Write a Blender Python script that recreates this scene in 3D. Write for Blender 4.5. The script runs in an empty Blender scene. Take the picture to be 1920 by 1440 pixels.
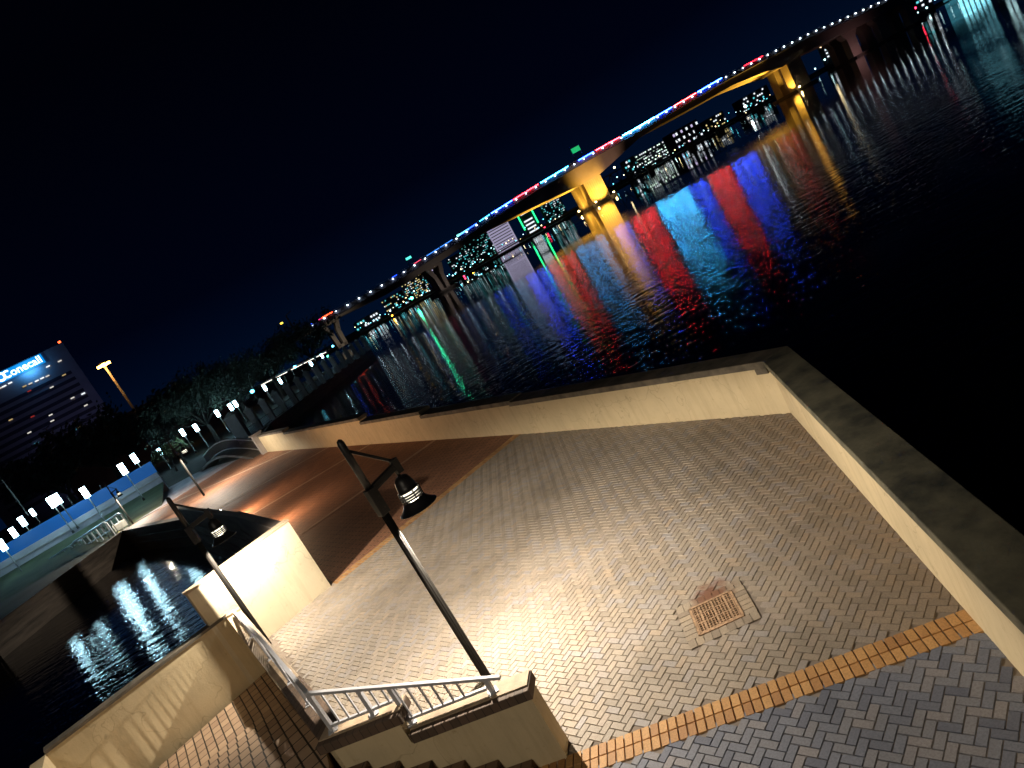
import bpy, bmesh, math, random
from mathutils import Vector, Matrix
random.seed(7)
R = math.radians
S = bpy.context.scene
col = S.collection

# ------------------------------------------------------------ camera
FPX, PITCH, ROLL, CAMH = 1280.0, R(10.3), R(29.4), 5.5
F = Vector((0, math.cos(PITCH), -math.sin(PITCH)))
U = Vector((0, math.sin(PITCH), math.cos(PITCH)))
RX = Vector((1, 0, 0))
CX = math.cos(ROLL) * RX - math.sin(ROLL) * U
CY = math.sin(ROLL) * RX + math.cos(ROLL) * U
cam_d = bpy.data.cameras.new("camera")
cam = bpy.data.objects.new("camera", cam_d)
col.objects.link(cam)
m = Matrix((CX, CY, -F)).transposed().to_4x4()
m.translation = Vector((0, 0, CAMH))
cam.matrix_world = m
cam_d.sensor_width = 36
cam_d.lens = 24.0
cam_d.clip_start = 0.05
cam_d.clip_end = 9000
S.camera = cam

def ray(x, y):
    return (x - 960) / FPX * CX - (y - 720) / FPX * CY + F
def at(x, y, z=0.0):            # the point at height z that the photograph shows at pixel x, y
    d = ray(x, y); return Vector((0, 0, CAMH)) + d * ((z - CAMH) / d.z)
def ad(x, y, D):                # the point D metres ahead
    d = ray(x, y); return Vector((0, 0, CAMH)) + d * (D / d.y)
def apl(x, y, A, B):            # the point on the vertical plane through A and B
    d = ray(x, y); n = Vector((-(B[1] - A[1]), B[0] - A[0])); s = (n[0] * A[0] + n[1] * A[1]) / (n[0] * d.x + n[1] * d.y)
    return Vector((0, 0, CAMH)) + d * s

# ------------------------------------------------------------ world, exposure
w = bpy.data.worlds.new("World"); S.world = w; w.use_nodes = True
nt = w.node_tree; nt.nodes.clear()
wo = nt.nodes.new("ShaderNodeOutputWorld"); bg = nt.nodes.new("ShaderNodeBackground")
tc = nt.nodes.new("ShaderNodeTexCoord"); sx = nt.nodes.new("ShaderNodeSeparateXYZ"); cr = nt.nodes.new("ShaderNodeValToRGB")
nt.links.new(tc.outputs["Generated"], sx.inputs[0]); nt.links.new(sx.outputs["Z"], cr.inputs[0])
cr.color_ramp.elements[0].position = 0.0; cr.color_ramp.elements[0].color = (0.0005, 0.0045, 0.0175, 1)
cr.color_ramp.elements[1].position = 0.42; cr.color_ramp.elements[1].color = (0.00015, 0.00035, 0.0018, 1)
e = cr.color_ramp.elements.new(0.14); e.color = (0.0002, 0.0008, 0.0050, 1)
nt.links.new(cr.outputs[0], bg.inputs[0]); nt.links.new(bg.outputs[0], wo.inputs[0]); bg.inputs[1].default_value = 1.0
S.view_settings.view_transform = 'Standard'; S.view_settings.look = 'None'
S.view_settings.exposure = 0; S.view_settings.gamma = 1
S.cycles.max_bounces = 6; S.cycles.diffuse_bounces = 3; S.cycles.glossy_bounces = 3
S.cycles.sample_clamp_indirect = 6.0
S.cycles.use_light_tree = True

def lamp_light(name, kind, loc, energy, color, size=0.1, target=None, cone=None, blend=0.4, parent=None):
    l = bpy.data.lights.new(name, kind); l.energy = energy; l.color = color
    if kind == 'AREA': l.size = size
    else: l.shadow_soft_size = size
    if cone: l.spot_size = R(cone); l.spot_blend = blend
    o = bpy.data.objects.new(name, l); col.objects.link(o); o.location = loc
    if target is not None:
        o.rotation_euler = (Vector(target) - Vector(loc)).to_track_quat('-Z', 'Y').to_euler()
    if parent: o.parent = parent
    return o
# soft fill light added behind the camera, with no fixture of its own
lamp_light("added_fill_light", 'AREA', (-6.5, -4.5, 9.0), 430, (1.0, 0.86, 0.66), 1.6, (-6, 9, 0))

# ------------------------------------------------------------ materials
MATS = {}
def nmat(name):
    mt = bpy.data.materials.new(name); mt.use_nodes = True
    n = mt.node_tree.nodes; b = n["Principled BSDF"]
    return mt, mt.node_tree, b
def ramp(nt, fac, stops):
    r = nt.nodes.new("ShaderNodeValToRGB"); nt.links.new(fac, r.inputs[0])
    els = r.color_ramp.elements
    els[0].position, els[0].color = stops[0][0], (*stops[0][1], 1)
    els[1].position, els[1].color = stops[-1][0], (*stops[-1][1], 1)
    for p, c in stops[1:-1]:
        q = els.new(p); q.color = (*c, 1)
    return r.outputs[0]
def noise(nt, vec, scale, detail=5, rough=.6):
    n = nt.nodes.new("ShaderNodeTexNoise"); n.inputs["Scale"].default_value = scale
    n.inputs["Detail"].default_value = detail; n.inputs["Roughness"].default_value = rough
    if vec is not None: nt.links.new(vec, n.inputs["Vector"])
    return n.outputs["Fac"]
def mixc(nt, fac, a, b, mode='MIX'):
    n = nt.nodes.new("ShaderNodeMix"); n.data_type = 'RGBA'; n.blend_type = mode
    if isinstance(fac, (int, float)): n.inputs[0].default_value = fac
    else: nt.links.new(fac, n.inputs[0])
    for i, v in ((6, a), (7, b)):
        if isinstance(v, tuple): n.inputs[i].default_value = (*v, 1)
        else: nt.links.new(v, n.inputs[i])
    return n.outputs[2]
def bump(nt, b, h, strength, dist):
    n = nt.nodes.new("ShaderNodeBump"); n.inputs["Strength"].default_value = strength; n.inputs["Distance"].default_value = dist
    nt.links.new(h, n.inputs["Height"]); nt.links.new(n.outputs[0], b.inputs["Normal"])
def pos(nt):
    return nt.nodes.new("ShaderNodeNewGeometry").outputs["Position"]
def mapped(nt, v, rot=0, scale=(1, 1, 1)):
    mp = nt.nodes.new("ShaderNodeMapping"); nt.links.new(v, mp.inputs[0])
    mp.inputs["Rotation"].default_value = (0, 0, rot); mp.inputs["Scale"].default_value = scale
    return mp.outputs[0]

def plain(name, c, rough=.6, metal=0, var=.25, scale=3.0, bmp=.15, c2=None, stretch=None):
    if name in MATS: return MATS[name]
    mt, nt, b = nmat(name); p = pos(nt)
    if stretch: p = mapped(nt, p, 0, stretch)
    f = noise(nt, p, scale)
    lo = tuple(v * (1 - var) for v in c); hi = tuple(min(1, v * (1 + var * .6)) for v in c)
    if c2: lo = c2
    nt.links.new(ramp(nt, f, [(.32, lo), (.62, hi)]), b.inputs["Base Color"])
    b.inputs["Roughness"].default_value = rough; b.inputs["Metallic"].default_value = metal
    if bmp: bump(nt, b, noise(nt, p, scale * 12), bmp, .01)
    MATS[name] = mt; return mt
def stucco(name, c):
    if name in MATS: return MATS[name]
    mt, nt, b = nmat(name); p = pos(nt)
    f = noise(nt, p, 1.2); col_ = ramp(nt, f, [(.32, tuple(v * .88 for v in c)), (.62, c)])
    st = noise(nt, mapped(nt, p, 0, (5, 5, .45)), 1, 4, .7)
    col_ = mixc(nt, .28, col_, ramp(nt, st, [(.33, (.62, .57, .48)), (.52, (1, 1, 1))]), 'MULTIPLY')
    ck = nt.nodes.new("ShaderNodeTexVoronoi"); ck.feature = 'DISTANCE_TO_EDGE'; ck.inputs["Scale"].default_value = .55
    wv = nt.nodes.new("ShaderNodeVectorMath"); wv.operation = 'MULTIPLY_ADD'; cn = nt.nodes.new("ShaderNodeTexNoise"); cn.inputs["Scale"].default_value = 2.2; nt.links.new(p, cn.inputs["Vector"])
    nt.links.new(cn.outputs["Color"], wv.inputs[0]); wv.inputs[1].default_value = (.9, .9, .9); nt.links.new(p, wv.inputs[2]); nt.links.new(wv.outputs[0], ck.inputs["Vector"])
    col_ = mixc(nt, .35, col_, ramp(nt, ck.outputs["Distance"], [(.002, (.35, .3, .25)), (.006, (1, 1, 1))]), 'MULTIPLY')
    gr = noise(nt, p, 7, 6, .75); col_ = mixc(nt, .6, col_, ramp(nt, gr, [(.28, (.6, .54, .45)), (.40, (1, 1, 1))]), 'MULTIPLY')
    nt.links.new(col_, b.inputs["Base Color"]); b.inputs["Roughness"].default_value = .85
    bump(nt, b, noise(nt, p, 22), .35, .01); MATS[name] = mt; return mt
def emis(name, c, s, sample=False, base=(.02, .02, .02)):
    if name in MATS: return MATS[name]
    mt, nt, b = nmat(name)
    b.inputs["Base Color"].default_value = (*base, 1)
    b.inputs["Emission Color"].default_value = (*c, 1); b.inputs["Emission Strength"].default_value = s
    mt.cycles.emission_sampling = 'AUTO' if sample else 'NONE'
    MATS[name] = mt; return mt
def brickmat(name, c1, c2, mortar, rot, bw, rh, mort=.008, rough=.75, bmp=.5, offset=.5, stain=True):
    mt, nt, b = nmat(name); p = pos(nt); v = mapped(nt, p, rot)
    t = nt.nodes.new("ShaderNodeTexBrick"); nt.links.new(v, t.inputs["Vector"])
    t.offset = offset
    t.inputs["Color1"].default_value = (*c1, 1); t.inputs["Color2"].default_value = (*c2, 1); t.inputs["Mortar"].default_value = (*mortar, 1)
    t.inputs["Scale"].default_value = 1; t.inputs["Mortar Size"].default_value = mort; t.inputs["Mortar Smooth"].default_value = .3
    t.inputs["Brick Width"].default_value = bw; t.inputs["Row Height"].default_value = rh; t.inputs["Bias"].default_value = 0
    c = t.outputs["Color"]
    if stain:
        c = mixc(nt, .5, c, ramp(nt, noise(nt, p, 1.1), [(.3, (.5, .48, .46)), (.7, (1, 1, 1))]), 'MULTIPLY')
    nt.links.new(c, b.inputs["Base Color"]); b.inputs["Roughness"].default_value = rough
    inv = nt.nodes.new("ShaderNodeMath"); inv.operation = 'SUBTRACT'; inv.inputs[0].default_value = 1
    nt.links.new(t.outputs["Fac"], inv.inputs[1])
    ad_ = nt.nodes.new("ShaderNodeMath"); ad_.operation = 'MULTIPLY_ADD'; nt.links.new(noise(nt, p, 60), ad_.inputs[0]); ad_.inputs[1].default_value = .25
    nt.links.new(inv.outputs[0], ad_.inputs[2])
    bump(nt, b, ad_.outputs[0], bmp, .01)
    return mt
def pavermat(name, stops, grate=None):
    mt, nt, b = nmat(name); p = pos(nt)
    a = nt.nodes.new("ShaderNodeAttribute"); a.attribute_name = "rnd"
    c = ramp(nt, a.outputs["Fac"], stops)
    c = mixc(nt, .8, c, ramp(nt, noise(nt, p, .55, 6, .65), [(.3, (.62, .60, .56)), (.5, (.9, .88, .86)), (.68, (1, 1, 1))]), 'MULTIPLY')
    c = mixc(nt, .6, c, ramp(nt, noise(nt, p, 45, 3), [(.35, (.6, .6, .6)), (.6, (1, 1, 1))]), 'MULTIPLY')
    if grate:
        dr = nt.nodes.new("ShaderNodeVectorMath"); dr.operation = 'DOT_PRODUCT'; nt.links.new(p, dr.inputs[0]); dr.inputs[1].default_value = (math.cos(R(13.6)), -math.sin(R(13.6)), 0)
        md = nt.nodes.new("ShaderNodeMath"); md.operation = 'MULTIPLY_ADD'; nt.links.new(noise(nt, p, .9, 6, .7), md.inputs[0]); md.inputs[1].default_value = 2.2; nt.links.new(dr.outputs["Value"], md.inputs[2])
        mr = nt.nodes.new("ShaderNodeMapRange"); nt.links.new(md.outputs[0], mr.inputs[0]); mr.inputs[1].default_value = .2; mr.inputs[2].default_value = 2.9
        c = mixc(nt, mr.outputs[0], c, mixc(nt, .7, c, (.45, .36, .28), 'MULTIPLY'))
        d = nt.nodes.new("ShaderNodeVectorMath"); d.operation = 'DISTANCE'; nt.links.new(p, d.inputs[0]); d.inputs[1].default_value = grate
        ma = nt.nodes.new("ShaderNodeMath"); ma.operation = 'MULTIPLY_ADD'; nt.links.new(noise(nt, p, 7), ma.inputs[0]); ma.inputs[1].default_value = .55
        nt.links.new(d.outputs["Value"], ma.inputs[2])
        f = ramp(nt, ma.outputs[0], [(.42, (.9, .9, .9)), (.62, (0, 0, 0))])
        c = mixc(nt, f, c, (.15, .058, .028))
    nt.links.new(c, b.inputs["Base Color"]); b.inputs["Roughness"].default_value = .7
    bump(nt, b, noise(nt, p, 90), .35, .004)
    return mt

M_STUCCO = stucco("cream_stucco", (.63, .52, .33))
M_COPE = plain("grey_coping", (.13, .11, .085), .8, var=.4, scale=2.2, bmp=.3, c2=(.06, .056, .042))
M_COPEO = plain("olive_coping", (.15, .14, .095), .8, var=.4, scale=1.6, bmp=.3, c2=(.04, .042, .035))
M_COPET = plain("tan_coping", (.42, .32, .22), .8, var=.35, scale=3, bmp=.3)
M_BLACK = plain("black_metal", (.018, .018, .02), .42, .3, bmp=0)
M_BLACKP = plain("dark_pole_paint", (.007, .006, .005), .75, 0, bmp=0)
M_BLACKP.node_tree.nodes["Principled BSDF"].inputs["Specular IOR Level"].default_value = .12
M_WHITE = plain("white_paint", (.44, .45, .49), .55, var=.08, bmp=0)
M_IRON = plain("rusty_iron", (.40, .26, .16), .7, .2, var=.5, scale=30)
M_DARKC = plain("wet_concrete", (.085, .068, .055), .7, var=.55, scale=.8, bmp=.4, stretch=(.5, .5, 4))
M_CONC = plain("pale_concrete", (.30, .27, .25), .8, var=.25, scale=.5)
M_LAND = plain("park_ground", (.035, .04, .03), .95, var=.4, scale=.2)
M_GRASS = plain("lawn", (.04, .05, .018), .95, var=.45, scale=.6)
M_PATH = plain("path_concrete", (.38, .35, .38), .85, var=.25, scale=.4)
M_BRONZE = plain("dark_bronze", (.05, .045, .04), .45, .6, bmp=0)
M_LOUV = emis("louvre_glow", (1.0, .92, .72), 2.4)
M_BULB = emis("bulb_glow", (1.0, .85, .6), 30.0)
M_LANT = emis("lantern_glow", (.50, .88, 1.0), 24.0)
M_CYAN = emis("cyan_lamp_glow", (.12, .75, 1.0), 9.0)
M_SODIUM = emis("sodium_glow", (1.0, .42, .06), 40.0)
M_TRUNK = plain("bark", (.06, .05, .04), .9, var=.4, scale=4)

# ------------------------------------------------------------ mesh helpers
ORG = {}
def link(o, parent):
    col.objects.link(o)
    if parent: o.parent = parent
    return o
def tag(o, label=None, cat=None, group=None, kind=None):
    if label: o["label"] = label
    if cat: o["category"] = cat
    if group: o["group"] = group
    if kind: o["kind"] = kind
    return o
def thing(name, label, cat, loc, group=None, rz=0):
    o = bpy.data.objects.new(name, None); col.objects.link(o); o.location = loc; o.rotation_euler = (0, 0, rz)
    o.empty_display_size = .2; ORG[o.name] = Vector(loc); return tag(o, label, cat, group)
class MB:
    def __init__(s): s.v = []; s.f = []; s.r = []
    def add(s, vs, fs, rnd=None):
        n = len(s.v); s.v += [Vector(q) for q in vs]; s.f += [tuple(i + n for i in f) for f in fs]
        s.r += [rnd if rnd is not None else .5] * len(fs); return s
    def prism(s, poly, z0, z1, bevel=0, rnd=None):      # poly: xy list (any order), z may be list for the top
        A = sum(poly[i][0] * poly[(i + 1) % len(poly)][1] - poly[(i + 1) % len(poly)][0] * poly[i][1] for i in range(len(poly)))
        if A < 0:
            poly = poly[::-1]
            if isinstance(z1, list): z1 = z1[::-1]
        n = len(poly); zt = z1 if isinstance(z1, list) else [z1] * n
        vs = [(p[0], p[1], z0) for p in poly] + [(p[0], p[1], zt[i]) for i, p in enumerate(poly)]
        fs = [tuple(range(n))[::-1], tuple(range(n, 2 * n))] + [(i, (i + 1) % n, n + (i + 1) % n, n + i) for i in range(n)]
        return s.add(vs, fs, rnd)
    def bar(s, a, b, w, h, up=(0, 0, 1), rnd=None):      # rectangular bar from a to b
        a = Vector(a); b = Vector(b); d = (b - a).normalized(); up = Vector(up)
        sd = d.cross(up)
        if sd.length < 1e-4: sd = d.cross(Vector((1, 0, 0)))
        sd.normalize(); u = sd.cross(d).normalized(); sd *= w / 2; u *= h / 2
        vs = [a - sd - u, a + sd - u, a + sd + u, a - sd + u, b - sd - u, b + sd - u, b + sd + u, b - sd + u]
        return s.add(vs, [(3, 2, 1, 0), (4, 5, 6, 7), (0, 1, 5, 4), (1, 2, 6, 5), (2, 3, 7, 6), (3, 0, 4, 7)], rnd)
    def box(s, c, sz, rz=0, rnd=None):
        cx, cy, cz = c; ca, sa = math.cos(rz), math.sin(rz); x, y, z = sz[0] / 2, sz[1] / 2, sz[2] / 2
        vs = [(cx + i * x * ca - j * y * sa, cy + i * x * sa + j * y * ca, cz + k * z) for k in (-1, 1) for i, j in ((-1, -1), (1, -1), (1, 1), (-1, 1))]
        return s.add(vs, [(3, 2, 1, 0), (4, 5, 6, 7), (0, 1, 5, 4), (1, 2, 6, 5), (2, 3, 7, 6), (3, 0, 4, 7)], rnd)
    def tube(s, pts, rad, n=12, cap=True):
        pts = [Vector(p) for p in pts]; rad = rad if isinstance(rad, (list, tuple)) else [rad] * len(pts)
        rings = []
        for i, p in enumerate(pts):
            d = (pts[min(i + 1, len(pts) - 1)] - pts[max(i - 1, 0)]).normalized()
            a = d.cross(Vector((0, 0, 1)))
            if a.length < .05: a = d.cross(Vector((1, 0, 0)))
            a.normalize(); b = d.cross(a)
            rings.append([p + (a * math.cos(2 * math.pi * k / n) + b * math.sin(2 * math.pi * k / n)) * rad[i] for k in range(n)])
        vs = [q for r in rings for q in r]; fs = []
        for i in range(len(pts) - 1):
            for k in range(n): fs.append((i * n + k, i * n + (k + 1) % n, (i + 1) * n + (k + 1) % n, (i + 1) * n + k))
        if cap: fs.append(tuple(range(n))); fs.append(tuple(range((len(pts) - 1) * n, len(pts) * n))[::-1])
        return s.add(vs, fs)
    def lathe(s, prof, c=(0, 0, 0), n=28):
        vs = []; fs = []
        for r, z in prof:
            for k in range(n): vs.append((c[0] + r * math.cos(2 * math.pi * k / n), c[1] + r * math.sin(2 * math.pi * k / n), c[2] + z))
        for i in range(len(prof) - 1):
            for k in range(n): fs.append((i * n + k, i * n + (k + 1) % n, (i + 1) * n + (k + 1) % n, (i + 1) * n + k))
        return s.add(vs, fs)
    def build(s, name, mat, parent=None, smooth=False, origin=None, bevel=0, rnd=False):
        org = Vector((0, 0, 0))
        q = parent
        while q is not None and q.name not in ORG: q = q.parent
        if q is not None: org = ORG[q.name]
        if parent is None and origin is not None: org = Vector(origin)
        me = bpy.data.meshes.new(name); me.from_pydata([v - org for v in s.v], [], s.f)
        me.materials.append(mat)
        if smooth: me.polygons.foreach_set("use_smooth", [True] * len(me.polygons))
        if rnd:
            at_ = me.attributes.new("rnd", 'FLOAT', 'FACE'); at_.data.foreach_set("value", s.r)
        me.update()
        bmx = bmesh.new(); bmx.from_mesh(me)
        if len(s.f) < 20000: bmesh.ops.recalc_face_normals(bmx, faces=bmx.faces)
        bmx.to_mesh(me); bmx.free()
        o = bpy.data.objects.new(name, me); link(o, parent)
        if parent is None: o.location = org
        if bevel:
            bv = o.modifiers.new("bevel", 'BEVEL'); bv.width = bevel; bv.segments = 2; bv.limit_method = 'ANGLE'
        return o
def one(name, mb, mat, label, cat, group=None, kind=None, **k):
    if mb.v:
        c = sum(mb.v, Vector()) / len(mb.v); zmin = min(v.z for v in mb.v); org = (c.x, c.y, zmin)
    o = mb.build(name, mat, None, origin=None if kind == 'structure' else org, **k)
    return tag(o, label, cat, group, kind)

def off(a, b, d):          # offset segment a-b sideways (left of direction) by d
    v = Vector((b[0] - a[0], b[1] - a[1])).normalized(); n = Vector((-v.y, v.x)) * d
    return (a[0] + n.x, a[1] + n.y), (b[0] + n.x, b[1] + n.y)
def strip(a, b, d0, d1):
    p, q = off(a, b, d0); r, s_ = off(a, b, d1); return [p, q, s_, r]
def lerp(a, b, t): return (a[0] + (b[0] - a[0]) * t, a[1] + (b[1] - a[1]) * t)

# ------------------------------------------------------------ plan of the plaza
WATER = -1.8
C0 = at(1483, 774); BF = at(965, 815); FB3 = at(624, 1091)
LD = (BF - C0); LD.z = 0; LD.normalize()                 # along the river wall
LN = Vector((-LD.y, LD.x, 0))                            # to the left of it (plaza side)
RD = (at(1920, 1290) - C0); RD.z = 0; RD.normalize()
RD = Vector((-math.sin(R(13.6)), -math.cos(R(13.6)), 0))
RE = C0 + RD * 13
BR = at(620, 1098); BL = at(510, 1190)
BD = (BL - BR).normalized()                              # along the pier wall, to the left
BNn = Vector((BD.y, -BD.x, 0))
if BNn.y > 0: BNn = -BNn                                 # towards the camera
W1 = at(1065, 1403); A1 = Vector((-.9706, .2407, 0)); N1 = Vector((-.2407, -.9706, 0))   # stair wall one: along, towards camera
K = W1 + A1 * 2.62
C2 = Vector((-.488, .873, 0)).normalized(); D2 = Vector((-.873, -.488, 0)).normalized()

# ------------------------------------------------------------ setting: water
def water_mat():
    mt, nt, b = nmat("water"); p = pos(nt)
    b.inputs["Base Color"].default_value = (.0012, .002, .0035, 1); b.inputs["IOR"].default_value = 1.333
    v1 = mapped(nt, p, R(20), (1.0, 2.2, 1)); v2 = mapped(nt, p, R(-15), (1, 1.8, 1))
    n1 = noise(nt, v1, .55, 4, .6); n2 = noise(nt, v2, 3.2, 3, .5)
    ma = nt.nodes.new("ShaderNodeMath"); ma.operation = 'MULTIPLY_ADD'; nt.links.new(n2, ma.inputs[0]); ma.inputs[1].default_value = .22; nt.links.new(n1, ma.inputs[2])
    pt = noise(nt, mapped(nt, p, R(25), (.018, .006, 1)), 1, 3, .5)
    r = ramp(nt, pt, [(.41, (.10, .10, .10)), (.50, (1, 1, 1))])
    mu = nt.nodes.new("ShaderNodeMath"); mu.operation = 'MULTIPLY'; nt.links.new(ma.outputs[0], mu.inputs[0]); nt.links.new(r, mu.inputs[1])
    ln = nt.nodes.new("ShaderNodeVectorMath"); ln.operation = 'LENGTH'; nt.links.new(p, ln.inputs[0])
    mr = nt.nodes.new("ShaderNodeMapRange"); nt.links.new(ln.outputs["Value"], mr.inputs[0]); mr.inputs[1].default_value = 70; mr.inputs[2].default_value = 150; mr.inputs[3].default_value = .045; mr.inputs[4].default_value = .0075
    m3 = nt.nodes.new("ShaderNodeMath"); m3.operation = 'MULTIPLY'; nt.links.new(mu.outputs[0], m3.inputs[0]); nt.links.new(mr.outputs[0], m3.inputs[1])
    bump(nt, b, m3.outputs[0], 1.0, 1.0)
    rr = ramp(nt, pt, [(.35, (.01, .01, .01)), (.62, (.035, .035, .035))])
    nt.links.new(rr, b.inputs["Roughness"])
    return mt
wb = MB(); wb.add([(-2500, -60, WATER), (3500, -60, WATER), (3500, 5000, WATER), (-2500, 5000, WATER)], [(0, 1, 2, 3)])
tag(wb.build("water", water_mat()), "dark rippled river water reflecting coloured lights", None, None, "structure")
gb = MB(); gb.add([(-6000, -3000, -6), (6000, -3000, -6), (6000, 8000, -6), (-6000, 8000, -6)], [(0, 1, 2, 3)])
tag(gb.build("riverbed", M_LAND), "dark ground beneath the water", None, None, "structure")

# ------------------------------------------------------------ plaza pavement
def inside(p, poly):
    c = False; n = len(poly); j = n - 1
    for i in range(n):
        xi, yi, xj, yj = poly[i][0], poly[i][1], poly[j][0], poly[j][1]
        if (yi > p[1]) != (yj > p[1]) and p[0] < (xj - xi) * (p[1] - yi) / (yj - yi) + xi: c = not c
        j = i
    return c
BAND_A = at(1804, 1143); BAND_B = at(1100, 1403)
NBD = (BAND_B - BAND_A).normalized(); NBN = Vector((-NBD.y, NBD.x, 0))
if NBN.y > 0: NBN = -NBN                                  # towards the camera
GR = (at(1298, 1150) + at(1391, 1153) + at(1375, 1107) + at(1306, 1188)) / 4
GA = R(-8); GE1 = Vector((math.cos(GA), math.sin(GA), 0)); GE2 = Vector((-math.sin(GA), math.cos(GA), 0))
GRP = [tuple((GR + GE1 * i * .50 + GE2 * j * .48))[:2] for i, j in ((-1, -1), (1, -1), (1, 1), (-1, 1))]
BRX = BR + BD * -.05
bandL = BAND_A + NBD * 9
plaza = [tuple(BAND_A - NBD * .3)[:2], (C0.x + .05, C0.y), (BF.x, BF.y), (FB3.x, FB3.y), (BR.x, BR.y), (BL.x, BL.y), tuple(K + C2 * .2 + D2 * -.2)[:2], (W1.x, W1.y + .1), tuple(BAND_B + NBD * 1)[:2]]
near = [tuple(BAND_A - NBD * .4 + NBN * .37)[:2], tuple(BAND_B + NBD * 3.2 + NBN * .37)[:2], (-5.5, 2.5), (-5.5, -6), tuple(RE)[:2], tuple(C0 + RD * 7)[:2]]
def herring(name, poly, hole, mat, label):
    ang = R(42); wq = .102; ca, sa = math.cos(ang), math.sin(ang)
    xs = [p[0] for p in poly]; ys = [p[1] for p in poly]; cx, cy = (min(xs) + max(xs)) / 2, (min(ys) + max(ys)) / 2
    rr = int(math.hypot(max(xs) - min(xs), max(ys) - min(ys)) / 2 / wq) + 3
    mb = MB(); g = .0027; ch = .005
    for i in range(-rr, rr):
        for j in range(-rr, rr):
            k = (i - j) % 4
            if k == 0: u0, u1, v0, v1 = i, i + 2, j, j + 1
            elif k == 3: u0, u1, v0, v1 = i, i + 1, j, j + 2
            else: continue
            uc, vc = (u0 + u1) / 2 * wq, (v0 + v1) / 2 * wq
            X, Y = cx + uc * ca - vc * sa, cy + uc * sa + vc * ca
            if not inside((X, Y), poly): continue
            if hole and inside((X, Y), hole): continue
            hu, hv = (u1 - u0) * wq / 2 - g, (v1 - v0) * wq / 2 - g
            dz = random.uniform(-.0015, .0015); tx, ty = random.uniform(-.004, .004), random.uniform(-.004, .004)
            vs = []
            for (q, z) in ((0, -.012), (ch, 0)):
                for a, b in ((-1, -1), (1, -1), (1, 1), (-1, 1)):
                    uu, vv = a * (hu - q), b * (hv - q)
                    vs.append((X + uu * ca - vv * sa, Y + uu * sa + vv * ca, z + dz + uu * tx + vv * ty))
            mb.add(vs, [(4, 5, 6, 7), (0, 1, 5, 4), (1, 2, 6, 5), (2, 3, 7, 6), (3, 0, 4, 7)], random.random())
    o = mb.build(name, mat, None, rnd=True)
    return tag(o, label, None, None, "structure")
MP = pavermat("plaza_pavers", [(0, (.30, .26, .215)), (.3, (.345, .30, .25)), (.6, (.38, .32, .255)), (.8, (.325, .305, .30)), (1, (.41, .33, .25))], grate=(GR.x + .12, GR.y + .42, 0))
MN = pavermat("dark_pavers", [(0, (.12, .135, .19)), (.4, (.18, .20, .26)), (.7, (.21, .22, .26)), (1, (.26, .25, .27))])
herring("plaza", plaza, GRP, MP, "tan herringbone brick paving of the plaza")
herring("lower_plaza", near, None, MN, "grey blue herringbone brick paving nearest the camera")
sb = MB(); sb.prism([tuple(C0 + RD * -.1)[:2], (BF.x, BF.y), (FB3.x, FB3.y), (BR.x, BR.y), tuple(BR + BD * 2.4)[:2], tuple(K)[:2], (-4.6, 6), (-8, -8), (RE.x, RE.y)], -3.2, -.013)
tag(sb.build("plaza_base", plain("joint_sand", (.20, .165, .135), .95)), "dark sand between the paving bricks", None, None, "structure")
# orange soldier bands
def band(name, A, B, n, rows, wid, ln, mat, label, z=.004):
    mb = MB(); d = (B - A).normalized(); nn = n
    L = (B - A).length; k = int(L / wid)
    for i in range(k):
        for r_ in range(rows):
            c = A + d * (i + .5) * wid + nn * (r_ + .5) * ln
            q = .005; vs = []
            for (h, zz) in ((0, -.014), (.005, z)):
                for a, b in ((-1, -1), (1, -1), (1, 1), (-1, 1)):
                    vs.append(tuple(c + d * a * (wid / 2 - q - h) + nn * b * (ln / 2 - q - h))[:2] + (zz + random.uniform(-.001, .001),))
            mb.add(vs, [(4, 5, 6, 7), (0, 1, 5, 4), (1, 2, 6, 5), (2, 3, 7, 6), (3, 0, 4, 7)], random.random())
    return tag(mb.build(name, mat, None, rnd=True), label, None, None, "structure")
MO = pavermat("orange_bricks", [(0, (.40, .20, .075)), (.5, (.52, .28, .10)), (1, (.60, .34, .13))])
band("near_brick_band", BAND_A - NBD * .35, BAND_B + NBD * 3.0, NBN, 2, .108, .19, MO, "double band of orange soldier bricks across the near paving")
FBD = (FB3 - BF).normalized(); FBN = Vector((-FBD.y, FBD.x, 0))
if FBN.y > 0: FBN = -FBN
band("far_brick_band", BF, FB3 + FBD * .1, FBN, 2, .108, .19, MO, "double band of orange bricks where the tan paving meets the brown")
# brown ramp
def rampz(d): return .0 if d < 9.5 else min(.22, (d - 9.5) * .0065)
MRB = brickmat("brown_paving", (.42, .20, .11), (.31, .145, .085), (.05, .03, .02), R(-36), .4, .13, .012, .7, .5)
legA = BR; legB = Vector((-12.0, 27.0, 0)); legC = Vector((-23.0, 44.8, 0)); legD = Vector((-36, 60, 0)); legE = Vector((-38, 44, 0)); legF = Vector((-78, 22, 0))
mb = MB(); prev = None; rows = []
N = 40
for i in range(N + 1):
    t = i / N
    a = BF + LD * (52 * t)
    if t < .3: bpt = FB3 + (legB - FB3) * (t / .3)
    elif t < .7: bpt = legB + (legC - legB) * ((t - .3) / .4)
    else: bpt = legC + (legD - legC) * ((t - .7) / .3)
    rows.append([(a.x, a.y), (bpt.x, bpt.y)])
vs = []; fs = []
for a, b in rows:
    for k in range(7):
        p = lerp(a, b, k / 6); d = (Vector((*p, 0)) - C0).dot(LD)
        vs.append((p[0], p[1], rampz(d) - .002))
for i in range(N):
    for k in range(6): fs.append((i * 7 + k, (i + 1) * 7 + k, (i + 1) * 7 + k + 1, i * 7 + k + 1))
mb.add(vs, fs)
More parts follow.
